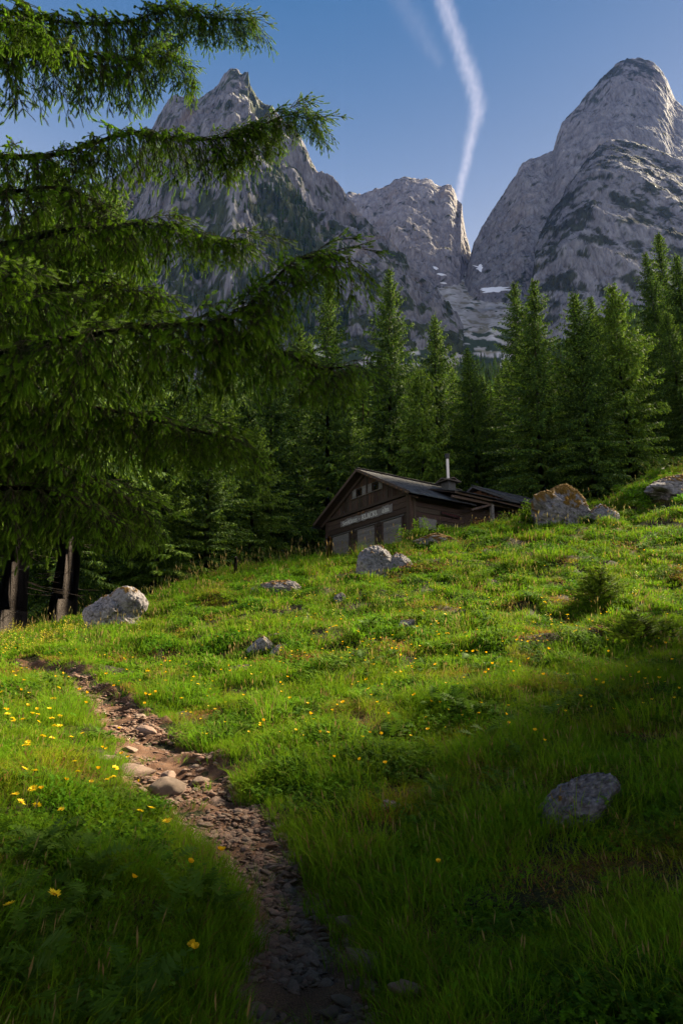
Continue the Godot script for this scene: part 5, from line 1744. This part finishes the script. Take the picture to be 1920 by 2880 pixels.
	for q in posts:
		var s := Shape.new(true)
		var r: float = q[3]
		var h: float = q[2]
		s.tube([Vector3(0, -0.4, 0), Vector3(0, h * 0.5, 0.01), Vector3(0.02, h * 0.97, 0), Vector3(0.03, h, 0), Vector3(0.03, h, 0)], [r * 1.05, r, r * 0.95, r * 0.7, 0.001], 9, q[4])
		var o := MeshInstance3D.new()
		o.name = numbered("fence_post")
		o.mesh = s.mesh(wood_mat)
		add_child(o)
		o.position = on_ground(q[0], q[1])
		o.rotation = Vector3(rnd(-0.06, 0.06), rnd(0, 3), 0.12 if r < 0.062 else rnd(-0.04, 0.04))
		tag(o, q[5], "fence post", "old fence posts on the rim")
	# barbed wire that sags from the leaning post to the porch, and a thin iron rod
	var wire_mat := StandardMaterial3D.new()
	wire_mat.albedo_color = Color(0.32, 0.25, 0.2)
	wire_mat.roughness = 0.6
	wire_mat.metallic = 0.6
	var a := on_ground(4.62, -31.6, 0.85)
	for k in 2:
		var s := Shape.new(true)
		var b := on_ground(9.3, -32.8, 1.75 - k * 0.75)
		var pts := []
		var radii := []
		for i in 9:
			var t := i / 8.0
			pts.append(a.lerp(b, t) + Vector3.DOWN * (sin(PI * t) * 0.12 + k * 0.35 * (1.0 - t)))
			radii.append(0.008)
		s.tube(pts, radii, 5, Color(1, 1, 1))
		var o := MeshInstance3D.new()
		o.name = numbered("fence_wire")
		o.mesh = s.mesh(wire_mat)
		add_child(o)
		tag(o, ["upper sagging wire between leaning post and porch", "lower sagging wire between leaning post and porch"][k], "wire", "fence wires by the porch")
	var rod := Shape.new(true)
	rod.tube([Vector3(0, -0.3, 0), Vector3(0.01, 1.75, 0)], [0.014, 0.012], 6, Color(0.13, 0.055, 0.04))
	var ro := MeshInstance3D.new()
	ro.name = "iron_rod"
	ro.mesh = rod.mesh(matter(0.7))
	add_child(ro)
	ro.position = on_ground(9.75, -31.8)
	tag(ro, "thin rusty rod upright in the grass before the annex roof", "rod")


# ---------------------------------------------------------------- meadow

var blade_mat: StandardMaterial3D
var leaf_mat: StandardMaterial3D
const GRASS := Color(0.088, 0.184, 0.009)
const GRASS_TIP := Color(0.148, 0.252, 0.012)
const DRY := Color(0.135, 0.088, 0.035)


func tuft(sd: int, blades: int, low: float, high: float, spread: float, width: float, bend: float, dry: float, seed_heads := false) -> ArrayMesh:
	rng.seed = sd
	var s := Shape.new()
	for k in blades:
		var a := rnd(0, TAU)
		var r := spread * sqrt(rng.randf())
		var p := Vector3(cos(a) * r, -0.02, sin(a) * r)
		var h := rnd(low, high)
		var b := a + rnd(-1.2, 1.2)
		var lean := Vector3(cos(b), 0, sin(b)) * h * rnd(0.1, bend)
		var c := rnd(0, TAU)
		var side := Vector3(cos(c), 0, sin(c)) * width * rnd(0.7, 1.2)
		var base := jitter(DRY if rng.randf() < dry else GRASS, 0.25)
		var tip := mix(base, GRASS_TIP if base.g > base.r else DRY * 1.4, 0.55)
		var m := p + lean * 0.3 + Vector3.UP * h * 0.58
		var e := p + lean + Vector3.UP * h * rnd(0.82, 1.0)
		var i := s.v.size()
		s.v.append_array(PackedVector3Array([p - side, p + side, m + side * 0.75, m - side * 0.75, e]))
		s.c.append_array(PackedColorArray([base, base, tip, tip, tip]))
		s.idx.append_array(PackedInt32Array([i, i + 1, i + 2, i, i + 2, i + 3, i + 3, i + 2, i + 4]))
		if seed_heads:
			s.kite(e - (e - m) * 0.25, (e - m) * 0.45, side * 2.2, Color(0.16, 0.14, 0.05), Color(0.2, 0.17, 0.07), 0.5)
	return s.mesh(blade_mat)


func leaf_fan(s: Shape, p: Vector3, along: Vector3, up: Vector3, wide: float, lobes: int, col: Color) -> void:
	## a lobed leaf: pointed lobes on both sides of a midrib that bends down
	var side := along.cross(up).normalized()
	var l := along.length()
	var spine: Array[Vector3] = []
	for k in lobes + 2:
		var t := float(k) / (lobes + 1)
		spine.append(p + along * t + up * (sin(t * 2.2) * 0.16 - t * t * 0.14) * l)
	for k in lobes + 1:
		var t := (k + 0.6) / (lobes + 1)
		var w := wide * sin(PI * pow(clampf(t, 0.05, 0.98), 0.75)) * l
		var c := jitter(col, 0.14)
		for sgn in [-1.0, 1.0]:
			var out: Vector3 = spine[k].lerp(spine[k + 1], 0.75) + side * sgn * w + up * w * 0.12
			var notch: Vector3 = spine[k + 1] + side * sgn * w * 0.35
			s.tri(spine[k], out, spine[k + 1], c)
			s.tri(spine[k + 1], out, notch, c)


func lobed_leaf(sd: int, l: float, wide: float, lobes: int, col: Color) -> ArrayMesh:
	rng.seed = sd
	var s := Shape.new()
	var stalk := l * 0.45
	s.kite(Vector3.ZERO, Vector3(0, stalk * 0.8, stalk * 0.6), Vector3(0.004, 0, 0), col * 0.8, col * 0.8)
	leaf_fan(s, Vector3(0, stalk * 0.8, stalk * 0.6), Vector3(0, l * 0.25, l), Vector3(0, 1, -0.25).normalized(), wide, lobes, col)
	return s.mesh(leaf_mat)


func lie(x: float, z: float, size: float, lean := 0.25) -> Transform3D:
	var y := Vector3(rnd(-lean, lean), 1.0, rnd(-lean, lean))
	return sway(y, rnd(0, TAU), Vector3(size, size * rnd(0.8, 1.25), size), on_ground(x, z))


func sward(sd: int, blades: int, low: float, high: float, width: float, bend: float, dry: float, herbs: int, leaf: float, col: Color, seeds := 0) -> ArrayMesh:
	## a ragged round patch of turf about 0.7 m across: blades, herbs and a few seed heads
	rng.seed = sd
	var s := Shape.new()
	var clump := FastNoiseLite.new()
	clump.seed = sd
	clump.frequency = 4.0
	for k in blades:
		var a := rnd(0, TAU)
		var r := 0.36 * pow(rng.randf(), 0.62)
		var p := Vector3(cos(a) * r, -0.03, sin(a) * r)
		var thickness := clump.get_noise_2d(p.x, p.z)
		var h := rnd(low, high) * (0.74 + thickness * 0.7)
		var b := rnd(0, TAU) if rng.randf() < 0.5 else a + rnd(-0.7, 0.7)
		var lean := Vector3(cos(b), 0, sin(b)) * h * rnd(0.1, bend)
		var c := rnd(0, TAU)
		var side := Vector3(cos(c), 0, sin(c)) * width * rnd(0.7, 1.25)
		var base := jitter(DRY if rng.randf() < dry else GRASS, 0.28)
		var tip := mix(base, GRASS_TIP if base.g > base.r else DRY * 1.4, 0.6)
		var m := p + lean * 0.32 + Vector3.UP * h * 0.58
		var e := p + lean + Vector3.UP * h * rnd(0.75, 1.0)
		var i := s.v.size()
		s.v.append_array(PackedVector3Array([p - side, p + side, m + side * 0.8, m - side * 0.8, e]))
		s.c.append_array(PackedColorArray([base, base, tip, tip, tip]))
		s.idx.append_array(PackedInt32Array([i, i + 1, i + 2, i, i + 2, i + 3, i + 3, i + 2, i + 4]))
		if k < seeds:
			var up := Vector3(rnd(-0.1, 0.1), rnd(0.28, 0.46), rnd(-0.1, 0.1))
			s.kite(p, up, side * 0.5, base, Color(0.13, 0.12, 0.04), 0.5)
			s.kite(p + up * 0.85, up * 0.22, side * 1.6, Color(0.17, 0.145, 0.05), Color(0.2, 0.16, 0.06), 0.5)
	for k in herbs:
		var a := rnd(0, TAU)
		var r := 0.33 * sqrt(rng.randf())
		var at := Vector3(cos(a) * r, rnd(0.0, 0.5) * high, sin(a) * r)
		var b := rnd(0, TAU)
		var d := Vector3(cos(b), rnd(0.0, 0.8), sin(b)).normalized()
		var up := d.cross(Vector3(-d.z, 0, d.x)).normalized()
		leaf_fan(s, at, d * leaf * rnd(0.5, 1.1), up if up.y > 0.0 else -up, rnd(0.25, 0.45), 2 + k % 3, jitter(col, 0.25))
	return s.mesh(blade_mat)


func turf(x: float, z: float, size: float, tall: float) -> Transform3D:
	## a place for a patch of turf, tilted with the slope
	var h := height(x, z)
	var y := Vector3(h - height(x + 0.25, z), 0.25, h - height(x, z + 0.25)).normalized()
	return sway((y + Vector3.UP * 0.6).normalized(), rnd(0, TAU), Vector3(size, tall, size), Vector3(x, h, z))


func build_grass() -> void:
	blade_mat = matter(0.8, 0.8, 0.15)
	leaf_mat = matter(0.7, 0.7, 0.2)
	var green := Color(0.078, 0.172, 0.008)
	# near kinds 0..6, far kinds 7..12
	var kinds: Array[ArrayMesh] = [
		sward(1, 620, 0.05, 0.14, 0.0026, 0.8, 0.06, 30, 0.05, green), sward(2, 560, 0.06, 0.18, 0.0028, 0.9, 0.08, 60, 0.05, green), sward(3, 420, 0.10, 0.30, 0.0034, 1.0, 0.08, 30, 0.06, green, 5), sward(4, 420, 0.04, 0.13, 0.0026, 1.2, 0.55, 40, 0.04, Color(0.085, 0.085, 0.014)),
		sward(5, 260, 0.05, 0.16, 0.0028, 0.8, 0.05, 190, 0.075, green), sward(6, 240, 0.06, 0.18, 0.003, 0.9, 0.05, 150, 0.10, Color(0.055, 0.115, 0.011)), sward(7, 300, 0.16, 0.42, 0.0034, 1.1, 0.12, 20, 0.06, green, 5),
		sward(11, 300, 0.05, 0.13, 0.006, 0.8, 0.07, 50, 0.06, green), sward(12, 280, 0.06, 0.16, 0.0065, 0.9, 0.08, 70, 0.06, green), sward(13, 220, 0.09, 0.22, 0.006, 1.0, 0.1, 40, 0.07, green, 3), sward(14, 240, 0.04, 0.12, 0.006, 1.2, 0.5, 50, 0.05, Color(0.09, 0.085, 0.014)), sward(15, 150, 0.05, 0.14, 0.006, 0.8, 0.05, 150, 0.085, green), sward(16, 180, 0.12, 0.30, 0.005, 1.0, 0.2, 20, 0.06, green, 7)]
	var edge_kind := tuft(21, 34, 0.05, 0.17, 0.08, 0.003, 1.2, 0.2)
	var places: Array = []
	var tints: Array[PackedColorArray] = []
	for k in kinds.size() + 1:
		places.append([])
		tints.append(PackedColorArray())
	rng.seed = 99
	# rings: from, to, patches, size
	for ring in [[1.8, 5.0, 420, 0.8], [5.0, 9.0, 720, 1.0], [9.0, 14.0, 1000, 1.15], [14.0, 24.0, 2300, 1.35], [24.0, 46.0, 3600, 1.9]]:
		for k in int(ring[2]):
			var d := sqrt(rnd(float(ring[0]) ** 2, float(ring[1]) ** 2))
			var x := d * rnd(-0.66, 0.66)
			var z := -d
			var size: float = float(ring[3]) * rnd(0.75, 1.2)
			if path_edge(x, z) < size * 0.2:
				continue
			var patch_ := noise_a.get_noise_2d(x * 11.0 + 7.0, z * 11.0)
			var bare := noise_b.get_noise_2d(x * 11.0 + 50.0, z * 11.0)
			var herbs := noise_b.get_noise_2d(x * 8.0 - 20.0, z * 8.0)
			var roll := rng.randf()
			var kind := 0
			if bare > 0.25 and roll < 0.8:
				kind = 3
			elif herbs > -0.04 and roll < 0.62:
				kind = 4 + rng.randi() % 2
			elif roll < 0.38:
				kind = 0
			elif roll < 0.72:
				kind = 1
			elif roll < 0.92:
				kind = 2
			else:
				kind = 6
			if d > 14.0:
				kind = [7, 8, 9, 10, 11, 11, 12][kind]
			var tall: float = size * (1.0 + patch_ * 0.6) * rnd(0.8, 1.2)
			if d > 27.0 and x < 0.0:
				tall *= 1.35
			if bare > 0.25:
				tall *= 0.6
			places[kind].append(turf(x, z, size, tall))
			var tone := mix(Color(0.90, 1.03, 1.0), Color(1.16, 0.98, 1.0), rng.randf())
			if bare > 0.18:
				tone = mix(tone, Color(1.5, 0.88, 1.0), smoothstep(0.18, 0.4, bare) * 0.8)
			tints[kind].append(jitter(tone, 0.14))
	# loose tufts along the path's edges and a few on it
	for k in 9000:
		var d := rnd(2.0, 16.0)
		var x := d * rnd(-0.6, 0.3)
		var e := path_edge(x, -d)
		if e > 0.35 or e < -0.02 and rng.randf() < 0.96:
			continue
		places[13].append(lie(x, -d, rnd(0.7, 1.3)))
		tints[13].append(jitter(Color(1, 1, 0.9), 0.2))
	kinds.append(edge_kind)
	var names := ["short fine turf", "mid-length turf", "long arching grass", "thin brown-tinged turf", "herb-rich turf", "leafy turf with lobed leaves", "tall grass", "short upper-slope turf", "mid-length upper-slope turf", "long upper-slope grass", "brownish upper-slope turf", "leafy upper-slope turf", "tall seeding upper-slope grass", "loose tufts at the path edge"]
	for k in kinds.size():
		copies("meadow_grass", kinds[k], places[k], tints[k], self, names[k] + " of the meadow", "grass")


func build_plants() -> void:
	rng.seed = 2024
	# jagged-leaved plants by the path, leaf by leaf
	var leaves: Array[ArrayMesh] = [lobed_leaf(1, 0.12, 0.42, 5, Color(0.062, 0.125, 0.011)), lobed_leaf(2, 0.10, 0.5, 4, Color(0.068, 0.135, 0.012)), lobed_leaf(3, 0.14, 0.36, 6, Color(0.058, 0.115, 0.011))]
	var spots: Array[float] = []
	for k in 34:
		spots.append_array([rnd(-2.5, -0.8), rnd(-5.3, -2.9)])
	for k in 7:
		spots.append_array([rnd(0.9, 2.0), rnd(-7.6, -6.7)])
	for k in 16:
		spots.append_array([rnd(0.3, 4.2), rnd(-17.0, -12.0)])
	for k in 8:
		spots.append_array([rnd(-0.3, 3.0), rnd(-11.0, -7.8)])
	for k in spots.size() / 2:
		var x := spots[k * 2]
		var z := spots[k * 2 + 1]
		if path_edge(x, z) < 0.1:
			continue
		var near := z > -5.5
		var t := thing("leafy_plant", on_ground(x, z), "jagged-leaved plant in the dark bank beside the path" if near else ("jagged-leaved plant in the grass above the tilted stone" if z > -9.0 else "leafy clump among yellow flowers on the sunny slope"), "plant", "leafy plants beside the path" if near else ("leafy plants above the tilted stone" if z > -9.0 else "leafy clumps on the slope"))
		for q in rng.randi_range(9, 15):
			var size := rnd(0.85, 1.45) * (1.0 if z > -9.0 else 1.7)
			part("leaf", leaves[rng.randi() % 3], t, sway(Vector3(rnd(-0.5, 0.5), 1, rnd(-0.5, 0.5)), rnd(0, TAU), Vector3.ONE * size, Vector3(rnd(-0.1, 0.1), rnd(-0.02, 0.13), rnd(-0.1, 0.1))))
	# leafy shrubs by the hut and by the mossy boulder
	shrub(Vector3(3.5, 0, -30.2), Vector3(1.2, 1.05, 0.8), 1700, Color(0.10, 0.185, 0.010), 0.085, "rounded bright green shrub below the hut's corner post")
	shrub(Vector3(2.5, 0, -28.6), Vector3(0.8, 0.42, 0.5), 500, Color(0.06, 0.11, 0.012), 0.06, "low green shrub between the grey boulder and the hut")
	shrub(Vector3(9.3, 0, -31.8), Vector3(0.6, 0.95, 0.6), 1000, Color(0.095, 0.175, 0.010), 0.095, "upright leafy shrub between annex and mossy boulder")
	shrub(Vector3(8.0, 0, -31.8), Vector3(0.35, 0.7, 0.35), 220, Color(0.07, 0.135, 0.012), 0.08, "thin leafy sapling before the white porch post")
	shrub(Vector3(11.5, 0, -30.3), Vector3(0.55, 0.5, 0.3), 260, Color(0.05, 0.10, 0.012), 0.07, "small leafy shrub growing against the mossy boulder's face")
	shrub(Vector3(-6.3, 0, -23.4), Vector3(0.5, 0.3, 0.4), 200, Color(0.08, 0.14, 0.014), 0.05, "tuft of leaves at the long boulder's raised end")
	# young spruces on the slope
	sapling(on_ground(7.3, -18.6), 0.95, 1.0, "young spruce with a bare leader in the upper meadow")
	sapling(on_ground(6.35, -14.2), 0.55, 1.05, "low spreading spruce sapling with curled pale shoots")
	# ferns
	var frond := fern_frond()
	for q in [[5.5, -24.0, 0.6, "fern with arching fronds above the brown turf patch"], [4.9, -22.4, 0.5, "smaller fern below the arching one"], [3.2, -19.6, 0.5, "pale fern at the top of the flowery bank"]]:
		var t := thing("fern", on_ground(q[0], q[1]), q[3], "fern")
		for k in 9:
			part("frond", frond, t, Transform3D(Basis(Vector3.UP, TAU * k / 9.0 + rnd(-0.2, 0.2)) * Basis(Vector3.RIGHT, rnd(-0.3, 0.2)) * Basis.from_scale(Vector3.ONE * float(q[2]) * rnd(0.8, 1.2))))


func fern_frond() -> ArrayMesh:
	rng.seed = 61
	var s := Shape.new()
	for k in 22:
		var t := k / 21.0
		var p := Vector3(0, sin(t * 2.1) * 0.55, t * 0.95)
		for sgn in [-1.0, 1.0]:
			var l := 0.24 * sin(PI * pow(1.0 - t * 0.96, 1.6)) + 0.02
			s.kite(p, Vector3(sgn * l, -l * 0.2, l * 0.35), Vector3(0, 0.004, 0.02), Color(0.085, 0.155, 0.013), Color(0.10, 0.18, 0.016), 0.4)
	return s.mesh(leaf_mat)


func shrub(at: Vector3, size: Vector3, count: int, col: Color, leaf: float, label: String) -> void:
	rng.seed = int(absf(at.x * 100.0)) + count
	var root := thing("shrub", on_ground(at.x, at.z), label, "shrub")
	var twigs := Shape.new(true)
	var s := Shape.new()
	var ends: Array[Vector3] = []
	for k in 26:
		var a := rnd(0, TAU)
		var r := sqrt(rng.randf())
		var e := Vector3(cos(a) * r * size.x, size.y * rnd(0.6, 1.35) * sqrt(maxf(0.1, 1.0 - r * r * 0.7)), sin(a) * r * size.z)
		ends.append(e)
		twigs.tube([Vector3(e.x * 0.1, -0.05, e.z * 0.1), e * 0.55 + Vector3.UP * 0.05, e], [0.012, 0.008, 0.003], 4, Color(0.09, 0.065, 0.035))
	for k in count:
		var e: Vector3 = ends[rng.randi() % ends.size()]
		var p := e * rnd(0.45, 1.05) + Vector3(rnd(-1, 1), rnd(-1, 1), rnd(-1, 1)) * 0.14
		var d := Vector3(rnd(-1, 1), rnd(-0.4, 0.7), rnd(-1, 1)).normalized()
		var side := d.cross(Vector3(rnd(-1, 1), 1.5, rnd(-1, 1))).normalized() * leaf * rnd(0.25, 0.4)
		var c := jitter(col, 0.3)
		s.kite(p, d * leaf * rnd(0.7, 1.5), side, c, c, 0.45)
	part("twigs", twigs.mesh(bark_mat), root)
	part("foliage", s.mesh(leaf_mat), root)


func sapling(at: Vector3, tall: float, wide: float, label: String) -> void:
	rng.seed = int(tall * 1000.0)
	var root := thing("spruce_sapling", at, label, "sapling")
	var wood := Shape.new(true)
	wood.tube([Vector3(0, -0.1, 0), Vector3(0, tall * 0.5, 0), Vector3(0.03, tall * 1.12, 0)], [0.03, 0.02, 0.006], 6, Color(0.09, 0.06, 0.04))
	var fresh: Array = []
	var old: Array = []
	var y := 0.06
	while y < tall:
		var up := y / tall
		for k in 6:
			var a := rnd(0, TAU)
			var d := Vector3(cos(a), rnd(0.05, 0.4), sin(a)).normalized()
			var l := wide * (1.0 - up * 0.8) * rnd(0.6, 1.0)
			var b := Vector3(0, y, 0)
			wood.tube([b, b + d * l * 0.6, b + d * l + Vector3.UP * 0.05], [0.01, 0.007, 0.003], 4, Color(0.08, 0.055, 0.035))
			var steps := int(l / 0.07) + 1
			for i in steps:
				var p := b + d * l * (i + 0.7) / steps
				for sgn in [-1.0, 1.0]:
					var o: Vector3 = (d.cross(Vector3.UP) * sgn + d * rnd(0.5, 1.0) + Vector3.UP * rnd(-0.25, 0.35)).normalized()
					if rng.randf() < 0.3:
						old.append(sway(o, rnd(0, TAU), Vector3.ONE * rnd(0.8, 1.1), p))
					if rng.randf() < 0.95:
						fresh.append(sway(o + Vector3.UP * rnd(0.0, 0.4), rnd(0, TAU), Vector3.ONE * rnd(1.2, 1.8), p + o * rnd(0.05, 0.11)))
		y += 0.09
	var b2 := part("stem", wood.mesh(bark_mat), root)
	copies("fresh_shoots", bottlebrush(81, 0.085, 0.026, 60, Color(0.15, 0.24, 0.014), Color(0.20, 0.29, 0.02)), fresh, tint_list(fresh.size(), 0.2), b2)
	copies("needle_shoots", bottlebrush(82, 0.13, 0.022, 60, Color(0.025, 0.05, 0.011), Color(0.03, 0.06, 0.012)), old, tint_list(old.size(), 0.25), b2)


# ---------------------------------------------------------------- flowers

func build_flowers() -> void:
	rng.seed = 11
	var petal_mat := matter(0.6, 0.45, 0.3)
	var daisy: Array[ArrayMesh] = []
	for v in 3:
		var s := Shape.new()
		for ring in 2:
			var n := 15 - ring * 4
			for k in n:
				var a := TAU * k / n + rnd(-0.1, 0.1)
				var lift := rnd(0.1, 0.45) + ring * 0.35
				var d := Vector3(cos(a), lift, sin(a)).normalized()
				var side := Vector3(-sin(a), 0, cos(a)) * 0.0055
				var c := jitter(Color(0.82, 0.60, 0.012), 0.12)
				s.kite(Vector3(0, 0.002, 0), d * (0.040 - ring * 0.012) * rnd(0.85, 1.1), side, c, c, 0.65)
		for k in 8:
			var a := TAU * k / 8.0
			s.tri(Vector3(0, 0.008, 0), Vector3(cos(a) * 0.011, 0.006, sin(a) * 0.011), Vector3(cos(a + 0.785) * 0.011, 0.006, sin(a + 0.785) * 0.011), Color(0.5, 0.2, 0.006))
			s.tri(Vector3(0, -0.012, 0), Vector3(cos(a) * 0.006, 0.002, sin(a) * 0.006), Vector3(cos(a + 0.785) * 0.006, 0.002, sin(a + 0.785) * 0.006), Color(0.06, 0.1, 0.015))
		daisy.append(s.mesh(petal_mat))
	var cup: Array[ArrayMesh] = []
	for v in 2:
		var s := Shape.new()
		for k in 5:
			var a := TAU * k / 5.0
			var d := Vector3(cos(a), 0.75 + v * 0.3, sin(a)).normalized()
			var side := Vector3(-sin(a), 0, cos(a)) * 0.017
			var c := jitter(Color(0.86, 0.54, 0.010), 0.08)
			var p := Vector3.ZERO
			var q := d * 0.020
			var r := d * 0.034 + Vector3.UP * 0.006
			s.quad(p, q - side, r - side * 0.7, r + side * 0.7, c)
			s.quad(p, q + side, r + side * 0.7, r, c)
		cup.append(s.mesh(petal_mat))
	var stems: Array[ArrayMesh] = []
	for v in 3:
		var s := Shape.new(true)
		var bend := rnd(-0.12, 0.12)
		s.tube([Vector3(bend, -0.03, bend * 0.4), Vector3(bend * 0.5, 0.5, bend * 0.1), Vector3(0, 0.92, 0), Vector3.UP], [0.0022, 0.0018, 0.0016, 0.0022], 4, Color(0.06, 0.11, 0.014))
		stems.append(s.mesh(leaf_mat))
	# flowers that can be told apart
	for k in FLOWERS.size() / 3:
		var x := FLOWERS[k * 3]
		var z := FLOWERS[k * 3 + 1]
		flower(x, z, FLOWERS[k * 3 + 2] > 0.5, daisy, cup, stems)
	for k in 55:
		var d := rnd(9.0, 15.0)
		flower(d * rnd(-0.53, 0.5), -d, true, daisy, cup, stems)
	for k in 45:
		flower(rnd(-6.0, -2.6), -rnd(7.0, 14.0), rng.randf() < 0.6, daisy, cup, stems)
	for k in 22:
		flower(rnd(-0.5, 2.6), -rnd(14.2, 18.0), rng.randf() < 0.55, daisy, cup, stems)
	# the countless small ones farther up
	var dots := []
	var pale := []
	var t1 := PackedColorArray()
	var t2 := PackedColorArray()
	var dot := Shape.new()
	for k in 6:
		var a := TAU * k / 6.0
		var d := Vector3(cos(a), 0.7, sin(a)).normalized() * 0.036
		dot.kite(Vector3(0, 0.24, 0), d, Vector3(-sin(a), 0, cos(a)) * 0.016, Color(0.82, 0.54, 0.012), Color(0.82, 0.58, 0.014), 0.6)
	dot.tube([Vector3.ZERO, Vector3(0, 0.24, 0)], [0.002, 0.002], 3, Color(0.06, 0.11, 0.014))
	var rattle := Shape.new()
	for k in 9:
		var a := k * 2.4
		rattle.kite(Vector3(0, 0.15 + k * 0.018, 0), Vector3(cos(a) * 0.042, 0.014, sin(a) * 0.042), Vector3(-sin(a), 0.3, cos(a)) * 0.012, Color(0.42, 0.40, 0.05), Color(0.5, 0.46, 0.06), 0.6)
	rattle.tube([Vector3.ZERO, Vector3(0, 0.27, 0)], [0.003, 0.002], 3, Color(0.07, 0.12, 0.014))
	for k in 2000:
		var d := rnd(9.0, 36.0) if rng.randf() < 0.6 else rnd(14.0, 30.0)
		var x := d * rnd(-0.56, 0.56)
		var z := -d
		if path_edge(x, z) < 0.05:
			continue
		var where := noise_a.get_noise_2d(x * 6.0 + 300.0, z * 6.0)
		if where > -0.25 and rng.randf() < 0.55 + where:
			if d > 17.0 and rng.randf() < 0.55:
				pale.append(lie(x, z, rnd(0.8, 1.25)))
				t2.append(jitter(Color(1, 1, 1), 0.2))
			else:
				dots.append(lie(x, z, rnd(0.6, 1.0)))
				t1.append(jitter(Color(1, 1, 1), 0.15))
	# a dense drift of them below the wood
	for k in 420:
		var x := rnd(-13.0, -7.5)
		pale.append(lie(x, -rnd(17.5, 23.0), rnd(0.8, 1.2)))
		t2.append(jitter(Color(1.1, 1.0, 0.7), 0.2))
	copies("yellow_flowers", dot.mesh(petal_mat), dots, t1, self, "tiny yellow flowers scattered over the meadow", "flowers")
	copies("pale_flowers", rattle.mesh(petal_mat), pale, t2, self, "small pale yellow flower spikes in the upper meadow", "flowers")
	# purple spikes
	var violet := Shape.new()
	for k in 16:
		var a := k * 2.4
		violet.kite(Vector3(0, 0.22 + k * 0.012, 0), Vector3(cos(a) * 0.024, 0.008, sin(a) * 0.024), Vector3(-sin(a), 0.3, cos(a)) * 0.009, Color(0.10, 0.055, 0.26), Color(0.14, 0.08, 0.32), 0.6)
	var spike := violet.mesh(petal_mat)
	for q in [[2.55, -24.2], [2.0, -22.4], [-0.9, -17.6], [9.2, -28.0], [8.5, -27.2], [3.7, -17.5], [2.9, -18.3]]:
		var t := thing("flower_spike", on_ground(q[0], q[1]), "slim violet flower spike rising from the meadow grass", "flower", "violet flower spikes")
		part("flower_head", spike, t)
		part("stem", stems[0], t, Transform3D(Basis.from_scale(Vector3(0.6, 0.24, 0.6)), Vector3.ZERO))


func flower(x: float, z: float, is_cup: bool, daisy: Array, cup: Array, stems: Array) -> void:
	if path_edge(x, z) < -0.1:
		return
	var where := "in the grass beside the path" if x < -0.3 and z > -13.0 else ("on the slope below the hut boulders" if z < -13.0 else "in the shaded grass above the tilted stone")
	var t: Node3D
	if is_cup:
		t = thing("buttercup", on_ground(x, z), "cup-shaped golden buttercup " + where, "flower", "buttercups " + where)
	else:
		t = thing("yellow_daisy", on_ground(x, z), "ragged yellow daisy-like flower " + where, "flower", "yellow daisies " + where)
	var h := rnd(0.2, 0.3)
	t.rotation = Vector3(rnd(-0.15, 0.15), rnd(0, TAU), rnd(-0.15, 0.15))
	part("stem", stems[rng.randi() % 3], t, Transform3D(Basis.from_scale(Vector3(h, h, h)), Vector3.ZERO))
	var face := Vector3(rnd(-0.5, 0.5), 1.0, rnd(-0.3, 0.6))
	var size := (rnd(0.62, 0.9) if is_cup else rnd(0.85, 1.15)) * (1.0 if z > -10.0 else 1.25)
	part("flower_head", (cup if is_cup else daisy)[rng.randi() % (2 if is_cup else 3)], t, sway(face, rnd(0, TAU), Vector3.ONE * size, Vector3(0, h, 0)))
